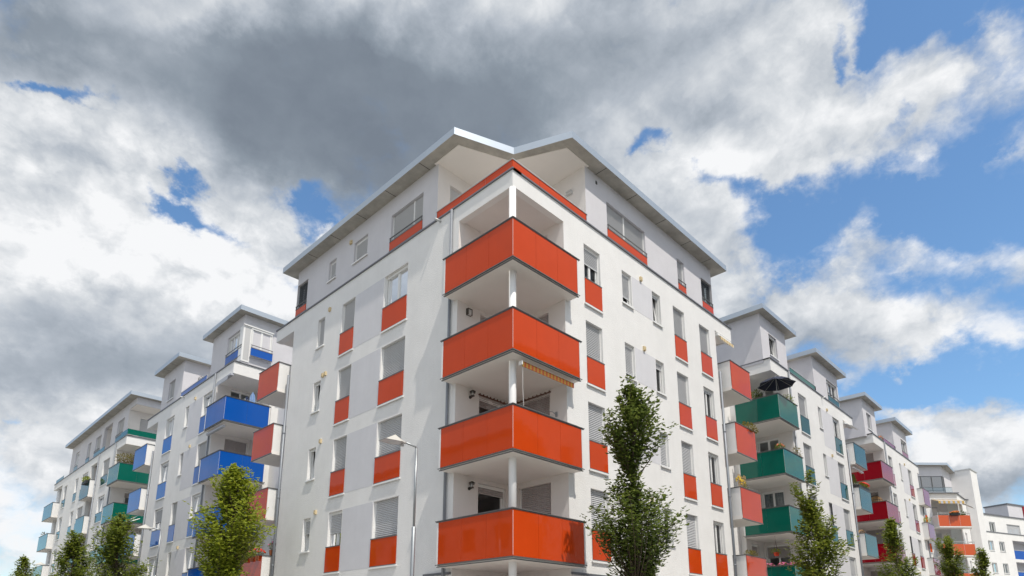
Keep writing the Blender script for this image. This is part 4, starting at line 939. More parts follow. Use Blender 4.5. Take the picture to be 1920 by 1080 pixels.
# glazed attic with blinds
ax = FQ.P(0.5, -0.9, 0)[:2]
FZ = Frame(ax, d45, n45); FZ2 = Frame(ax, (1, 0), (0, -1))
b = MB(); wall(b, FZ, 0, 6, 17.55, 18.6); wall(b, FZ, 0, 6, 15.4, 15.9); wall(b, FZ2, 0, 6, 17.55, 18.6); wall(b, FZ2, 0.7, 6, 15.4, 17.55); b.build('attic_wall', PLASTER_ATTIC, O)
b = shutter_mesh(FZ, 0.03, 6, 17.55, 15.95, -0.05, 0.09); b.build('venetian_blind', BLIND, O)
b = shutter_mesh(FZ2, 0.03, 0.7, 17.55, 15.95, -0.05, 0.09); b.build('venetian_blind', BLIND, O)
b = MB()
for s in (0.0, 1.1, 2.2, 3.3, 4.4): b.box(FZ, s, s + 0.05, -0.08, 0.01, 15.9, 17.55)
b.box(FZ2, 0.65, 0.7, -0.08, 0.01, 15.9, 17.55); b.build('window_frame', RAIL, O)
b = MB(); b.box(FQ, 0.1, 5, -0.30, -0.285, 15.6, 16.2); b.build('terrace_glass', GLASS, O)
b = MB(); b.box(FQ, 0.1, 5, -0.31, -0.28, 16.2, 16.24); b.build('terrace_rail', RAIL, O)
flat_roof(O, [FZ.P(-0.35, 0.5, 0)[:2], (69.2, ax[1] - 0.45), (69.2, 8), (60, 8), FZ.P(6, 0.5, 0)[:2]], 18.6, 18.85)
b = MB(); b.prism([(68.95, -0.95), (71.4, -1.15), (72.6, 6), (69.2, 6)], 0, 18.75); b.build('stair_tower', PLASTER, O)
b = MB(); b.prism([(68.88, -1.02), (71.47, -1.22), (72.7, 6), (69.1, 6)], 18.752, 18.86); b.build('parapet_cap', CAP_LIGHT, O)
b = MB()
for j in range(11):
    s0 = 0.0 + 2.6 * j / 11; s1 = 0.0 + 2.6 * (j + 1) / 11
    b.poly([FQ.P(s0, 0.05, 14.85), FQ.P(s1, 0.05, 14.85), FQ.P(s1, 0.95, 14.55), FQ.P(s0, 0.95, 14.55)], j % 2); b.poly([FQ.P(s0, 0.95, 14.55), FQ.P(s1, 0.95, 14.55), FQ.P(s1, 0.96, 14.28), FQ.P(s0, 0.96, 14.28)], j % 2)
b.build('awning', [YELLOW_A, GREY_A], O)
b = MB()
for j in range(7):
    s0 = 0.3 + 2.0 * j / 7; s1 = 0.3 + 2.0 * (j + 1) / 7
    b.poly([FO.P(s0, 0.05, 14.75), FO.P(s1, 0.05, 14.75), FO.P(s1, 1.0, 14.1), FO.P(s0, 1.0, 14.1)], j % 2)
b.tube([FO.P(0.3, 0.02, 14.5), FO.P(0.3, 1.0, 14.1), FO.P(2.3, 1.0, 14.1)], 0.025, 6, 1); b.build('awning', [YELLOW_A, GREY_A], O)

# ================================================================== far white house with small square windows
V = thing('apartment_building', 'plain white far-off house with small square windows at the right edge', 'building', (94, 2, 0))
vd = Vector((8.72, -3.31)).normalized(); FV = Frame((84.5, 2.75), tuple(vd), (vd.y, -vd.x))
def vs(x): return (x - 84.5) / vd.x
h = []
vw = [(88.9, 90.0), (91.2, 92.3)]
for k in range(-1, 4):
    zt = 13.45 - 2.85 * (3 - k)
    if zt > 1.5: h += [(vs(a), vs(c), zt - 1.3, zt) for a, c in vw]
LG = (vs(94.1), vs(100.5))
for k in range(0, 5): h.append((LG[0], LG[1], 13.75 - 2.85 * k - 2.45, 13.75 - 2.85 * k))
b = MB(); wall(b, FV, 0, 24, 0, 14.55, h, depth=0.2); b.build('street_wall', PLASTER, V)
b = MB(); b.poly([FV.P(LG[0], -1.5, 0), FV.P(LG[1], -1.5, 0), FV.P(LG[1], -1.5, 14.5), FV.P(LG[0], -1.5, 14.5)])
for s in LG: b.poly([FV.P(s, -0.2, 0), FV.P(s, -1.5, 0), FV.P(s, -1.5, 14.5), FV.P(s, -0.2, 14.5)])
for k in range(0, 5):
    for z in (13.75 - 2.85 * k - 2.45, 13.75 - 2.85 * k): b.poly([FV.P(LG[0], -0.2, z), FV.P(LG[1], -0.2, z), FV.P(LG[1], -1.5, z), FV.P(LG[0], -1.5, z)])
b.build('loggia_wall', PLASTER_GREY, V)
for hh in h:
    if hh[0] == LG[0]:
        g = MB(); g.box(FV, LG[0] + 0.02, LG[1] - 0.02, -0.10, -0.05, hh[2] + 0.0, hh[2] + 1.15); o = g.build('coloured_glass', P_BLUE, V)
        g = MB(); g.box(FV, LG[0] + 0.02, LG[1] - 0.02, -0.12, -0.03, hh[2] + 1.17, hh[2] + 1.24); g.build('rail_cap', CAP_LIGHT, V)
        g = MB(); g.box(FV, LG[0] + 0.6, LG[0] + 2.2, -1.48, -1.42, hh[2] + 0.1, hh[3] - 0.3); g.build('balcony_door', DARKFRAME, V)
    else:
        window(V, FV, hh[0], hh[1], hh[3], hh[2], leaves=2, shut=0.65 if (hh[3] < 10 and hh[0] > vs(91)) else 0.1, curtain=1.0)
b = MB(); b.box(FV, 0, 24, -0.4, 0.06, 14.552, 14.66); b.build('parapet_cap', CAP, V)
ha = [(vs(87.9) , vs(89.0), 14.85, 16.25), (vs(91.6), vs(92.8), 14.85, 16.25), (vs(95.3), vs(98.2), 14.7, 16.2), (vs(100), vs(102.5), 14.7, 16.3)]
FV2 = Frame(FV.P(0, -1.0, 0)[:2], tuple(vd), (vd.y, -vd.x))
b = MB(); wall(b, FV2, 0, 24, 14.4, 17.15, ha); b.build('attic_wall', PLASTER, V)
for i, hh in enumerate(ha): window(V, FV2, hh[0], hh[1], hh[3], hh[2], leaves=2, shut=0.1 if i < 2 else 1.0, curtain=1.0 if i < 2 else 0, name='attic_window')
b = MB(); b.box(FV2, 0, vs(94.6), -10, 0.1, 17.152, 17.34); b.box(FV2, vs(94.6) + 0.01, 24, -10, 0.1, 17.0 + 0.153, 17.30); b.build('roof', CAP, V)
b = MB(); b.box(FV2, vs(100.0), vs(106), -5, -2, 17.3, 19.7, 0); b.build('roof_cabin', PLASTER_ATTIC, V)
b = MB(); b.box(FV2, vs(99.9), vs(106.1), -5.1, -1.9, 19.702, 19.9); b.build('roof_cabin_cap', CAP, V)
b = MB(); b.box(FV2, vs(103.4), vs(106), -1.99, -1.9, 17.4, 19.7); b.build('red_cladding', P_RED, V)

# ================================================================== houses across the streets (seen only as reflections in the glass)
def opposite(label, F, s0, s1, n, ztop):
    H = thing('apartment_building', label, 'building', F.P((s0 + s1) / 2, n, 0))
    FF = Frame(F.P(0, n, 0)[:2], tuple(F.e.xy), tuple(-F.n.xy)); b = MB(); hs = []
    s = s0 + 1.2
    while s + 1.4 < s1:
        for k in range(0, int((ztop - 1.5) / 2.9)): hs.append((s, s + 1.3, 1.0 + 2.9 * k, 2.5 + 2.9 * k))
        s += 3.1
    wall(b, FF, s0, s1, 0, ztop, hs)
    for s in (s0, s1): b.poly([FF.P(s, 0, 0), FF.P(s, -10, 0), FF.P(s, -10, ztop), FF.P(s, 0, ztop)])
    b.poly([FF.P(s0, -10, 0), FF.P(s1, -10, 0), FF.P(s1, -10, ztop), FF.P(s0, -10, ztop)])
    b.build('street_wall', PLASTER, H); b = MB(); b.box(FF, s0 - 0.3, s1 + 0.3, -10.3, 0.3, ztop + 0.002, ztop + 0.3); b.build('roof', CAP, H)
    for hh in hs:
        g = MB(); g.box(FF, hh[0], hh[1], -0.16, -0.12, hh[2], hh[3]); g.build('window', GLASS_OPAQUE, H)
GLASS_OPAQUE = mat('dark_glazing', (0.03, 0.035, 0.04), 0.05)
opposite('pale house across the street that mirrors in the lowest right-hand orange glass', FR, 3.0, 46, 15.5, 19.6)
opposite('pale house across the street that mirrors in the lowest left-hand orange glass', FL, 8.0, 40, 16.5, 14.0)

# ================================================================== street lamps
def street_lamp(y, label):
    Lm = thing('street_lamp', label, 'street lamp', (-2.0, y, 0), 'street lamps along the left-hand pavement')
    b = MB(); b.tube([(-2, y, 0), (-2, y, 4.34), (-2, y, 4.36)], [0.055, 0.052, 0.033], 14); b.tube([(-2, y, 4.34), (-2, y, 6.50)], 0.032, 12); b.lathe((-2, y, 0), [(0.12, 0.0), (0.12, 0.05), (0.055, 0.09)], 14)
    o = b.build('pole', STEEL, Lm, smooth=True)
    b = MB(); b.tube([(-2, y, 6.49), (-2.04, y, 6.52), (-2.40, y, 6.57)], 0.026, 10); b.build('bracket', STEEL, Lm, smooth=True)
    b = MB()
    x0, x1 = -2.36, -3.10; w = 0.21
    low = [(-2.50, y - 0.10, 6.50), (-2.50, y + 0.10, 6.50), (-3.10, y + w, 6.46), (-3.10, y - w, 6.46)]
    low = [(-2.42, y - 0.09, 6.52), (-2.62, y - w, 6.50), (-3.10, y - w * 0.8, 6.485), (-3.10, y + w * 0.8, 6.485), (-2.62, y + w, 6.50), (-2.42, y + 0.09, 6.52)]
    top = (-2.70, y, 6.715)
    mid = [(-2.42, y, 6.64)]
    for i in range(6):
        b.poly([low[i], low[(i + 1) % 6], top])
    b.build('lamp_head', LAMPHEAD, Lm)
    b = MB(); b.poly([(x - 0.0, yy, z + 0.004) for x, yy, z in low]); b.build('diffuser', LAMPGLASS, Lm)
    b = MB(); b.tube([(-2.36, y, 6.56), (-2.50, y, 6.56)], [0.035, 0.05], 10); b.box(FL, y - 0.03, y + 0.03, 2.43, 2.52, 6.44, 6.50); b.build('mounting_clamp', CAP_LIGHT, Lm)
LAMPHEAD = mat('cream_lamp_housing', (0.55, 0.54, 0.50), 0.45)
street_lamp(1.66, 'grey street lamp with flat cream head in front of the orange corner house')
street_lamp(21.65, 'grey street lamp with flat cream head in front of the blue balconies')
street_lamp(44.7, 'smallest grey street lamp at the far left, before the green block')

# ================================================================== trees
RT = Vector((0.6961, -0.7179, 0)); FW_ = Vector((0.7179, 0.6961, 0))
def tree(label, x, y, profile, mat_, seed, tips, per, L, lean=(0, 0), trunk_r=0.07, name='tree', clump=0.72):
    """profile: (z, half-width towards -RT, half-width towards +RT), measured crown outline"""
    rg = random.Random(seed); X0 = Vector((x, y, 0))
    t = thing(name, label, 'tree', (x, y, 0), 'street trees')
    profile = sorted(profile); zlo, zhi = profile[0][0], profile[-1][0]
    # close the crown downwards, below the picture
    zb = max(1.9, zlo - 1.4); profile = [(zb, 0.15, 0.15)] + profile; zlo = zb
    def half(z):
        for (a, l0, r0), (c, l1, r1) in zip(profile, profile[1:]):
            if a <= z <= c:
                k = (z - a) / (c - a); return l0 + (l1 - l0) * k, r0 + (r1 - r0) * k
        return 0.02, 0.02
    leaves = MB(); wood = MB()
    # trunk follows the middle of the outline
    tp = []
    for i in range(9):
        z = (zhi - 0.3) * i / 8; l, r = half(z) if z > zlo else (0.3, 0.3); sh = (r - l) / 2 * (0.75 if z > zlo else 0)
        tp.append(X0 + RT * sh + Vector((rg.uniform(-.03, .03), rg.uniform(-.03, .03), z)))
    wood.tube(tp, [trunk_r * (1 - 0.11 * i) for i in range(9)], 10)
    def trunk_at(z):
        q = max(0, min(7.999, z / (zhi - 0.3) * 8)); i = int(q); return tp[i].lerp(tp[i + 1], q - i)
    zs = [zlo + (zhi - zlo) * i / 200 for i in range(201)]; wts = [sum(half(z)) + 0.12 for z in zs]
    # boughs carry clumps of shoots, so gaps stay open between them
    boughs = []
    for n in range(max(14, int(tips / (6 + 15 * clump)))):
        z = rg.choices(zs, wts)[0]; boughs.append((z, rg.random() * 2 * math.pi, rg.random() ** 0.5))
    for n in range(tips):
        z = rg.choices(zs, wts)[0]; ph = rg.random() * 2 * math.pi; qb = None
        if rg.random() < clump:
            bz, bp, qb = rg.choice(boughs); z = max(zlo, min(zhi, bz + rg.gauss(0, 0.15))); ph = bp + rg.gauss(0, 0.33)
        l, r = half(z)
        cx, cy = math.cos(ph), math.sin(ph); hw = (r if cx > 0 else l); dw = (l + r) / 2
        q = rg.random() ** 0.40 * rg.choice((0.75, 0.9, 1.0, 1.06)) if qb is None else min(1.12, max(0.2, qb * 1.08 + rg.gauss(0, 0.14)))
        tip = X0 + RT * (cx * hw * q) + FW_ * (cy * dw * q) + Vector((0, 0, z))
        out = math.hypot(cx * hw * q, cy * dw * q)
        if n % 4 == 0:      # long shoots that stick out of the crown
            tip = tip + (RT * (cx * hw) + FW_ * (cy * dw)) * rg.uniform(0.05, 0.22) + Vector((0, 0, rg.uniform(0.05, 0.30)))
        rb_ = trunk_at(max(zlo * 0.8, z - 0.35 - out * 1.15)); mid = rb_.lerp(tip, 0.55) + Vector((0, 0, -0.12 * out)) + Vector((rg.uniform(-.06, .06), rg.uniform(-.06, .06), 0))
        if n % 3 == 0:
            wood.tube([rb_, mid, tip], [0.016 + out * 0.008, 0.009, 0.003], 5, cap=False)
        # leaves along the outer part of the shoot
        tdir = (tip - mid).normalized()
        for j in range(per):
            u = 1.03 - 0.62 * (j / per) ** 1.15
            p = (rb_ * (1 - u) ** 2 + mid * (2 * u * (1 - u)) + tip * u ** 2) + Vector((rg.gauss(0, .045), rg.gauss(0, .045), rg.gauss(0, .04)))
            az_ = rg.random() * 6.283; d = (Vector((math.cos(az_), math.sin(az_), rg.uniform(-0.75, 0.15))) + tdir * 0.45).normalized()
            side = d.cross(Vector((rg.uniform(-.5, .5), rg.uniform(-.5, .5), 1))).normalized()
            s = L * rg.uniform(0.65, 1.2)
            leaves.leaf(p, d, side, s, s * 0.29)
    wood.build('trunk', BARK, t, smooth=True)
    leaves.build('crown', mat_, t)
    return t
tree('dark green upright street tree with a pinched waist, right of the corner balconies', 1.98, -2.5,
     [(8.29, -0.03, 0.2), (8.08, 0.16, 0.34), (7.54, 0.62, 0.68), (7.09, 0.78, 0.90), (6.64, 0.68, 0.74), (6.19, 0.34, 0.36), (5.82, 0.03, 0.16), (5.62, 0.36, 0.16), (5.38, 0.55, 0.30), (5.17, 1.0, 0.84), (4.74, 1.1, 1.36), (4.31, 1.02, 1.38), (3.89, 0.9, 1.04), (3.48, 0.72, 0.77), (3.07, 0.6, 0.58)],
     LEAF_DARK, 24, 700, 20, 0.14, clump=0.52)
tree('yellow-green broad street tree in front of the blue balconies', -2.6, 12.09,
     [(7.68, 0.02, 0.55), (7.27, 0.6, 0.82), (6.65, 0.66, 1.02), (6.04, 0.98, 1.38), (5.44, 1.22, 1.52), (5.05, 1.1, 1.22), (4.45, 0.98, 0.88), (3.68, 0.73, 0.74)], LEAF_LIME, 12, 820, 20, 0.165)
tree('bushy green street tree, the second from the blue balconies, left of the yellow-green one', -2.6, 26.41,
     [(7.86, 0.3, 0.27), (7.23, 0.9, 0.82), (6.52, 1.1, 1.1), (5.68, 1.25, 1.45), (4.57, 1.26, 1.75)], LEAF_MID, 13, 460, 17, 0.19)
tree('bushy green street tree standing before the middle of the green block', -2.6, 36.22,
     [(7.94, 0.26, 0.36), (7.19, 0.55, 0.9), (6.18, 0.9, 1.3), (5.17, 0.91, 1.65)], LEAF_MID, 14, 420, 15, 0.21)
tree('smallest green street tree at the far left edge under the end balconies', -2.6, 52.52,
     [(7.69, 0.0, 0.6), (7.04, 0.15, 1.0), (6.18, 0.34, 1.5)], LEAF_MID, 15, 260, 12, 0.22)
tree('slender bright green street tree in front of the green glass balconies', 15.46, -2.5,
     [(8.31, 0.40, -0.10), (7.73, 0.66, 0.2), (7.04, 0.72, 0.45), (6.37, 0.62, 0.66), (5.69, 1.0, 0.85), (4.92, 1.14, 1.14), (4.37, 1.1, 1.03), (3.94, 1.06, 0.79)], LEAF_MID, 16, 600, 18, 0.165)
tree('narrow green street tree in front of the dark red balconies', 27.54, -2.5,
     [(7.77, 0.3, 0.15), (7.06, 0.66, 0.44), (6.17, 0.70, 0.4), (5.44, 0.9, 0.94), (4.72, 1.0, 1.1)], LEAF_MID, 17, 340, 15, 0.19)
tree('narrow green street tree in front of the distant pale orange balconies', 43.25, -2.5,
     [(8.52, 0.9, -0.10), (7.46, 1.02, 0.34), (6.5, 1.02, 0.56), (5.73, 1.0, 0.36)], LEAF_MID, 18, 380, 12, 0.20)
tree('farthest thin street tree, below the stair tower of the distant orange block', 56.22, -2.5,
     [(8.98, 0.55, -0.10), (7.95, 0.9, 0.12), (6.57, 1.2, 0.1)], LEAF_MID, 19, 300, 11, 0.22)

# ================================================================== things people keep on their balconies
PR = random.Random(77)
def foliage(b, c, rad, n, L, m=0, droop=0.3):
    for _ in range(n):
        v = Vector((PR.gauss(0, 1), PR.gauss(0, 1), PR.gauss(0, 1))).normalized() * PR.random() ** 0.4
        p = Vector(c) + Vector((v.x * rad[0], v.y * rad[1], v.z * rad[2]))
        d = (v + Vector((PR.uniform(-.5, .5), PR.uniform(-.5, .5), PR.uniform(-.5, .6) - droop * 0.3))).normalized()
        side = d.cross(Vector((0.1, 0.2, 1))).normalized(); s = L * PR.uniform(0.6, 1.2); b.leaf(p, d, side, s, s * 0.3, m=m)
def blossoms(b, c, rad, n, r):
    for _ in range(n):
        v = Vector((PR.gauss(0, 1), PR.gauss(0, 1), PR.gauss(0, 1))).normalized()
        p = Vector(c) + Vector((v.x * rad[0], v.y * rad[1], abs(v.z) * rad[2])); b.lathe(p, [(0.001, -r * 0.4), (r, 0), (r * 0.7, r * 0.5), (0.001, r * 0.6)], 6)
def potted(name, label, cat, base, rad, leaf_m, n, L, pot=None, petals=None, npet=0, pr=0.03, group=None, pot_r=0.12, pot_h=0.2, stems=0):
    t = thing(name, label, cat, base, group)
    if pot: b = MB(); b.lathe(base, [(0.001, 0.005), (pot_r * 0.75, 0.005), (pot_r, pot_h), (pot_r * 0.85, pot_h), (pot_r * 0.85, pot_h - 0.03), (0.001, pot_h - 0.03)], 14); b.build('pot', pot, t)
    z = base[2] + (pot_h if pot else 0) + rad[2] * 0.85
    b = MB(); foliage(b, (base[0], base[1], z), rad, n, L)
    b.build('leaves', leaf_m, t)
    b = MB()
    for i in range(max(3, stems)):
        a = PR.random() * 6.28; q = PR.uniform(0.2, 0.8); b.tube([(base[0], base[1], base[2] + 0.02), (base[0] + math.cos(a) * rad[0] * q, base[1] + math.sin(a) * rad[1] * q, z + rad[2] * PR.uniform(0, .8))], 0.006, 5)
    b.build('stem', BARK, t)
    if petals: b = MB(); blossoms(b, (base[0], base[1], z), rad, npet, pr); b.build('blossoms', PETAL[petals], t)
    return t
def on(F, s, n, z): return F.P(s, n, z)
gz4, gz3, gz2, gz1 = RZ[4], RZ[3], RZ[2], RZ[1]
# green-balcony block
t = thing('parasol', 'open navy parasol on the top green balcony', 'parasol', on(FR, 19.2, 0.12, gz4 - 0.95))
px, py_, pz_ = on(FR, 19.2, 0.12, gz4 - 0.95)
b = MB(); b.tube([(px, py_, pz_), (px, py_, pz_ + 2.1)], 0.02, 8); b.lathe((px, py_, pz_), [(0.001, 0.08), (0.2, 0.06), (0.22, 0.0)], 14); b.build('pole', CAP_LIGHT, t)
b = MB(); rim = []
for j in range(8):
    a = 2 * math.pi * (j + 0.3) / 8; rim.append(Vector((px + 0.94 * math.cos(a), py_ + 0.94 * math.sin(a), pz_ + 1.62)))
top = Vector((px, py_, pz_ + 2.06))
for j in range(8):
    p, q = rim[j], rim[(j + 1) % 8]; m_ = (p + q) / 2 + Vector((0, 0, -0.02)); m_ = m_.lerp(Vector((px, py_, m_.z)), 0.05)
    pm, qm = p.lerp(top, 0.5) + Vector((0, 0, 0.05)), q.lerp(top, 0.5) + Vector((0, 0, 0.05))
    b.poly([p, m_, (pm + qm) / 2 - Vector((0, 0, .02)), pm]); b.poly([m_, q, qm, (pm + qm) / 2 - Vector((0, 0, .02))]); b.poly([pm, (pm + qm) / 2 - Vector((0, 0, .02)), top]); b.poly([(pm + qm) / 2 - Vector((0, 0, .02)), qm, top])
b.build('canopy', NAVY, t)
b = MB()
for p in rim: b.tube([p - Vector((0, 0, 0.01)), top - Vector((0, 0, 0.05))], 0.008, 5)
b.build('rib', CAP_LIGHT, t)
potted('potted_shrub', 'dark leafy shrub under the navy parasol on the top green balcony', 'plant', on(FR, 19.05, -0.9, gz4 - 1.2), (0.28, 0.3, 0.36), LEAF_DARK, 300, 0.10, pot=TERRA, pot_h=1.1)
potted('potted_shrub', 'thin twiggy shrub at the street end of the top green balcony', 'plant', on(FR, 20.6, 0.18, gz4 - 1.2), (0.50, 0.2, 0.42), LEAF_MID, 170, 0.09, pot=TERRA, pot_h=1.0, stems=16)
potted('flower_plant', 'leafy plant with one salmon bloom on the second green balcony from the top', 'plant', on(FR, 18.78, 0.14, gz3 - 0.02), (0.25, 0.2, 0.15), LEAF_MID, 150, 0.09, petals='salmon', npet=10, pr=0.05)
potted('potted_shrub', 'pale wispy plant at the street end of the second green balcony', 'plant', on(FR, 20.85, 0.2, gz3 - 1.2), (0.34, 0.18, 0.38), LEAF_OLIVE, 150, 0.09, pot=TERRA, pot_h=1.05, stems=12)
for q, (s, n) in enumerate(((18.80, -0.9), (18.80, -0.25), (18.85, 0.28))):
    potted('flower_plant', ('pink geraniums on the lowest green balcony rail, farthest from the street', 'pink geraniums on the lowest green balcony rail, the middle clump', 'pink geraniums at the corner of the lowest green balcony')[q], 'flowers', on(FR, s, n, gz1 - 0.1), (0.22, 0.22, 0.14), LEAF_MID, 120, 0.08, petals='pink', npet=26, pr=0.04, group='pink geraniums on the lowest green balcony')
hb = on(FR, 19.0, -0.6, 0)
t = thing('hanging_basket', 'small hanging pot with trailing leaves below the third green balcony', 'hanging pot', (hb[0], hb[1], gz2 - 2.35))
b = MB(); b.lathe((hb[0], hb[1], gz2 - 2.35), [(0.001, 0), (0.10, 0.02), (0.14, 0.18), (0.12, 0.18)], 12); b.build('pot', PETAL['red'], t)
b = MB(); foliage(b, (hb[0], hb[1], gz2 - 2.12), (0.24, 0.24, 0.12), 120, 0.09); b.build('leaves', LEAF_LIME, t)
b = MB()
for j in range(3): b.tube([(hb[0] + 0.12 * math.cos(j * 2.1), hb[1] + 0.12 * math.sin(j * 2.1), gz2 - 2.18), (hb[0], hb[1], gz2 - 1.6), (hb[0], hb[1], gz2 - 1.36)], 0.005, 5)
b.build('hanger', BROWNFRAME, t)
# end balconies of the corner house, right side
potted('balcony_plant', 'feathery yellow-green plant on the second orange end balcony, right side', 'plant', on(FR, 14.85, 0.38, gz3 - 0.03), (0.7, 0.2, 0.17), LEAF_OLIVE, 260, 0.10)
potted('balcony_plant', 'low green plant along the lowest orange end balcony, right side', 'plant', on(FR, 13.95, 0.34, gz1 - 0.02), (0.55, 0.15, 0.13), LEAF_OLIVE, 220, 0.08)
tb = on(FR, 13.62, 0.34, gz2)
t = thing('trellis', 'small bamboo trellis with yellow blossoms on the third orange end balcony', 'trellis', (tb[0], tb[1], tb[2]))
b = MB()
for j in range(9): b.tube([(tb[0] - 0.3 + 0.085 * j, tb[1], tb[2]), (tb[0] - 0.32 + 0.09 * j + PR.uniform(-.03, .03), tb[1], tb[2] + 0.55 + PR.uniform(-.06, .06))], 0.012, 6)
for z in (0.12, 0.3, 0.44): b.tube([(tb[0] - 0.33, tb[1] - 0.015, tb[2] + z), (tb[0] + 0.42, tb[1] - 0.015, tb[2] + z + 0.03)], 0.01, 6)
b.build('lattice', BAMBOO, t)
b = MB(); blossoms(b, (tb[0] - 0.28, tb[1], tb[2] + 0.2), (0.2, 0.08, 0.25), 14, 0.05); blossoms(b, (tb[0] + 0.1, tb[1] - .03, tb[2] + 0.15), (0.2, 0.05, 0.2), 8, 0.05); b.build('blossoms', PETAL['yellow'], t)
b = MB(); foliage(b, (tb[0] + 0.25, tb[1], tb[2] + 0.12), (0.2, 0.1, 0.15), 60, 0.08); b.build('leaves', LEAF_MID, t)
# left-hand end balcony of the corner house, lowest
fb_ = gz1
for q, (s, pet, npt) in enumerate(((14.25, 'red', 18), (14.75, 'pink', 24), (15.3, 'pink', 18))):
    p = on(FL, s, 0.36, fb_ - 0.10)
    potted('flower_pot', ('terracotta pot of red geraniums on the lowest left orange end balcony', 'terracotta pot of pink geraniums in the middle of the lowest left end balcony', 'terracotta pot of pink geraniums at the far end of the lowest left end balcony')[q], 'flowers', (p[0] - 0.1, p[1], p[2] - 0.12), (0.28, 0.26, 0.16), LEAF_MID, 150, 0.09, pot=TERRA, petals=pet, npet=npt, pr=0.045, pot_r=0.11, pot_h=0.2, group='geranium pots on the left end balcony')
p = on(FL, 13.98, 0.0, fb_ + 0.0)
potted('flower_pot', 'brown pot with a tall pink bloom on the white flank of the left end balcony', 'flowers', (p[0] + 0.05, p[1] + 0.06, p[2]), (0.16, 0.12, 0.2), LEAF_MID, 90, 0.09, pot=TERRA, petals='pink', npet=12, pr=0.05, pot_r=0.13, pot_h=0.24)
t = thing('wire_trellis', 'thin wire trellis behind the brown flower pot on the left end balcony', 'trellis', (0.2, 14.05, fb_))
b = MB()
for j in range(5): b.tube([(0.0 + 0.12 * j, 14.06, fb_), (0.0 + 0.12 * j, 14.06, fb_ + 0.75)], 0.006, 5)
for z in (0.3, 0.55, 0.7): b.tube([(-0.02, 14.06, fb_ + z), (0.5, 14.06, fb_ + z)], 0.006, 5)
b.build('wire_grid', LAMPMETAL, t)
# blue block: washing on the rail
t = thing('laundry', 'pale blue shirt and dark trousers hung over the top blue balcony rail', 'laundry', on(FR, 1.45, -20.4, gz4 - 0.1))
for (x0, x1, dz, mm, nm) in ((1.08, 1.45, 0.80, BLUESHIRT, 'shirt'), (0.82, 1.10, 0.48, JEANS, 'trousers')):
    b = MB()
    for j in range(8):
        xa = x0 + (x1 - x0) * j / 8; xb = x0 + (x1 - x0) * (j + 1) / 8
        za = gz4 + dz * (0.5 + 0.5 * math.sin(j * 0.5)); zb_ = gz4 + dz * (0.5 + 0.5 * math.sin((j + 1) * 0.5))
        ya = 20.25 + 0.05 * math.sin(j * 2.0); yb = 20.25 + 0.05 * math.sin(j * 2.0 + 2)
        b.poly([(xa, ya, gz4 - 0.4), (xb, yb, gz4 - 0.4), (xb, yb + 0.12, zb_ + 0.02), (xa, ya + 0.12, za + 0.02)]); b.poly([(xa, ya + 0.12, za + 0.02), (xb, yb + 0.12, zb_ + 0.02), (xb, yb + 0.3, gz4 - 0.4), (xa, ya + 0.3, gz4 - 0.4)])
    b.build(nm, mm, t)
b = MB(); b.tube([(0.8, 20.38, gz4 + 0.3), (1.9, 20.38, gz4 + 0.3)], 0.015, 6); b.tube([(0.85, 20.38, gz4 - 1.2), (0.85, 20.38, gz4 + .34)], 0.015, 6); b.tube([(1.85, 20.38, gz4 - 1.2), (1.85, 20.38, gz4 + .34)], 0.015, 6); b.build('drying_rack', CAP_LIGHT, t)
# lamp-like bracket and planter on the blue terrace
t = thing('wall_ornament', 'black wrought loop ornament on the sunlit terrace wall above the blue block', 'ornament', (1.0, 27.75, 16.6))
b = MB(); pts = [(1.0 + 0.14 * math.sin(a), 27.74, 16.95 + 0.18 * math.cos(a)) for a in [i * 0.45 for i in range(15)]]; b.tube(pts, 0.018, 6); b.tube([(1.0, 27.74, 16.8), (1.0, 27.74, 16.35)], 0.018, 6); b.build('iron_loop', LAMPMETAL, t)
# green block plants
potted('potted_shrub', 'yellowish shrub spilling over the top green balcony at the far left', 'plant', on(FL, 38.4, -0.3, gz4 - 0.02), (0.8, 0.4, 0.45), LEAF_OLIVE, 420, 0.14, stems=14)
t = thing('flower_box', 'black planter box of yellow-green plants on the top middle balcony of the green block', 'planter', on(FL, 45.6, 0.45, gz4 - 0.3))
b = MB(); b.box(FL, 45.3, 46.5, 0.45, 0.65, gz4 - 0.3, gz4 - 0.08); b.build('box', BLACKBOX, t)
b = MB(); foliage(b, on(FL, 45.9, 0.52, gz4 + 0.05), (0.22, 0.6, 0.2), 260, 0.12); b.build('leaves', LEAF_LIME, t)
potted('balcony_plant', 'thin plant beside the column on the end balconies of the green block', 'plant', on(FL, 60.2, 0.15, gz3 - 0.12), (0.35, 0.5, 0.25), LEAF_OLIVE, 130, 0.13)
# teal end balconies
t = thing('flower_box', 'black planter boxes of bright red flowers on the second teal end balcony', 'planter', on(FR, 31.2, 0.36, gz3 - 0.1))
b = MB(); b.box(FR, 30.25, 32.3, 0.22, 0.42, gz3 - 0.03, gz3 + 0.14); b.box(FR, 30.12, 30.3, -0.6, 0.3, gz3 - 0.03, gz3 + 0.14); b.build('box', BLACKBOX, t)
b = MB(); foliage(b, on(FR, 31.4, 0.34, gz3 + 0.25), (0.95, 0.16, 0.14), 420, 0.09); b.build('leaves', LEAF_MID, t)
b = MB(); blossoms(b, on(FR, 31.6, 0.36, gz3 + 0.30), (0.8, 0.16, 0.14), 110, 0.055); b.build('blossoms', PETAL['red'], t)
t = thing('dwarf_conifer', 'small dark conifer beside the red flowers on the teal end balcony', 'plant', on(FR, 30.3, 0.25, gz3 + 0.14))
b = MB()
cb = on(FR, 30.35, 0.1, gz3 + 0.14)
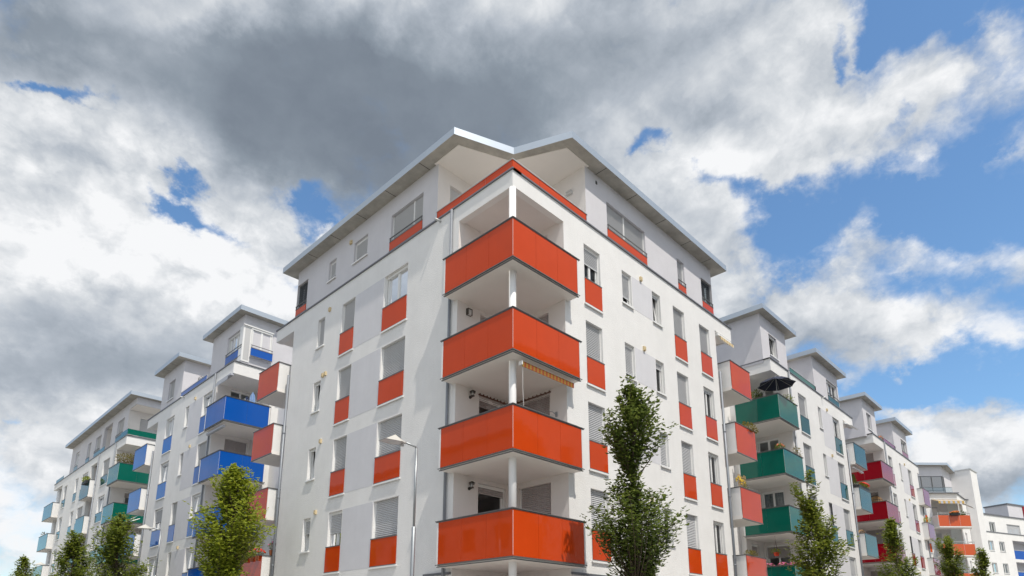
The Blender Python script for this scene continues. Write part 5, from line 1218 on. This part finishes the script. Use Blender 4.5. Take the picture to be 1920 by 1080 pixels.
for _ in range(420):
    h_ = PR.random(); a = PR.random() * 6.28; rr = 0.2 * (1 - h_) ** 0.7 * PR.uniform(0.5, 1); pp = Vector((cb[0] + rr * math.cos(a), cb[1] + rr * math.sin(a), cb[2] + 0.05 + 0.62 * h_)); d = Vector((math.cos(a) * 0.6, math.sin(a) * 0.6, 0.7)).normalized(); b.leaf(pp, d, d.cross(Vector((0, 0, 1))).normalized(), 0.09, 0.015)
b.build('needles', LEAF_DARK, t)
b = MB(); b.tube([cb, (cb[0], cb[1], cb[2] + 0.5)], 0.015, 6); b.build('stem', BARK, t)
t = thing('wicker_arch', 'tan wicker arch standing on the third teal end balcony', 'garden furniture', on(FR, 31.0, 0.0, gz2 - 1.2))
b = MB()
for dn in (0.0, -0.35):
    pts = [on(FR, 31.2 + 1.0 * math.cos(a), dn, gz2 - 0.35 + 0.62 * math.sin(a)) for a in [math.pi * i / 12 for i in range(13)]]; b.tube(pts, 0.03, 6)
    for s in (30.2, 32.2): b.tube([on(FR, s, dn, gz2 - 1.2), on(FR, s, dn, gz2 - 0.35)], 0.03, 6)
for i in range(1, 12):
    a = math.pi * i / 12; b.tube([on(FR, 31.2 + 1.0 * math.cos(a), 0, gz2 - 0.35 + 0.62 * math.sin(a)), on(FR, 31.2 + 1.0 * math.cos(a), -0.35, gz2 - 0.35 + 0.62 * math.sin(a))], 0.015, 5)
b.build('wicker_frame', WICKER, t)
# red block: hanging chair, terrace things
hc = on(FR, 37.2, -0.5, gz3 - 1.2)
t = thing('hanging_chair', 'round wicker hanging chair on a black arched stand, on a dark red balcony', 'hanging chair', hc)
b = MB(); b.tube([(hc[0] + 0.9, hc[1], hc[2]), (hc[0] + 0.95, hc[1], hc[2] + 1.5), (hc[0] + 0.7, hc[1], hc[2] + 1.95), (hc[0] + 0.25, hc[1], hc[2] + 2.05), (hc[0], hc[1], hc[2] + 1.95)], 0.03, 8); b.lathe(hc, [(0.45, 0.0), (0.45, 0.05), (0.001, 0.05)], 16); b.build('stand', LAMPMETAL, t)
b = MB()
for j in range(10):
    a = math.pi * j / 10; b.tube([(hc[0] + 0.5 * math.sin(q) * math.cos(a), hc[1] + 0.5 * math.sin(q) * math.sin(a), hc[2] + 1.15 + 0.62 * math.cos(q)) for q in [math.pi * 2 * i / 20 for i in range(21)]], 0.014, 5)
for zz in (-0.35, -0.15, 0.05, 0.25, 0.42):
    rr = 0.5 * math.sqrt(max(0, 1 - (zz / 0.62) ** 2)); b.tube([(hc[0] + rr * math.cos(q), hc[1] + rr * math.sin(q), hc[2] + 1.15 + zz) for q in [6.2832 * i / 20 for i in range(21)]], 0.012, 5)
b.build('basket', WICKER, t)
t = thing('lantern', 'black lantern standing behind the purple terrace rail', 'lantern', on(FR, 40.3, -0.25, 15.44)); lp = on(FR, 40.3, -0.25, 15.44)
b = MB(); b.lathe(lp, [(0.001, 0), (0.14, 0.0), (0.14, 0.05), (0.11, 0.06)], 6); b.lathe(lp, [(0.15, 0.42), (0.16, 0.44), (0.05, 0.58), (0.02, 0.66), (0.001, 0.66)], 6)
for j in range(6): b.tube([(lp[0] + 0.12 * math.cos(j * 1.047), lp[1] + 0.12 * math.sin(j * 1.047), lp[2] + 0.05), (lp[0] + 0.12 * math.cos(j * 1.047), lp[1] + 0.12 * math.sin(j * 1.047), lp[2] + 0.43)], 0.012, 5)
b.build('housing', LAMPMETAL, t); b = MB(); b.lathe(lp, [(0.10, 0.06), (0.10, 0.42)], 6); b.build('lamp_glass', LAMPGLASS, t)
potted('potted_plant', 'salmon flowering pot beside the black lantern on the terrace', 'plant', on(FR, 39.75, -0.3, 15.44), (0.22, 0.22, 0.18), LEAF_OLIVE, 90, 0.1, pot=TERRA, petals='salmon', npet=20, pr=0.05, pot_h=0.25)
potted('balcony_plant', 'light green plant on the second purple end balcony, far right', 'plant', on(FR, 48.6, 0.2, gz3 + 0.05), (0.35, 0.3, 0.22), LEAF_LIME, 120, 0.12)
# distant orange balcony
t = thing('flower_box', 'black flower box with orange blooms hung on the distant orange balcony rail', 'planter', FQ.P(1.2, 1.1, RZ[4] - 0.2))
b = MB(); b.box(FQ, 0.85, 1.75, 1.03, 1.25, RZ[4] - 0.32, RZ[4] - 0.06); b.build('box', BLACKBOX, t)
b = MB(); blossoms(b, FQ.P(1.3, 1.14, RZ[4] - 0.02), (0.4, 0.4, 0.12), 40, 0.07); b.build('blossoms', PETAL['orange'], t)
b = MB(); foliage(b, FQ.P(1.3, 1.14, RZ[4] - 0.02), (0.36, 0.36, 0.1), 90, 0.1); b.build('leaves', LEAF_MID, t)
potted('potted_shrub', 'dark potted shrub at the corner of the distant orange balcony', 'plant', FQ.P(0.1, 0.55, RZ[4] - 1.25), (0.35, 0.35, 0.5), LEAF_DARK, 260, 0.14, pot=TERRA, pot_h=0.6, pot_r=0.2)
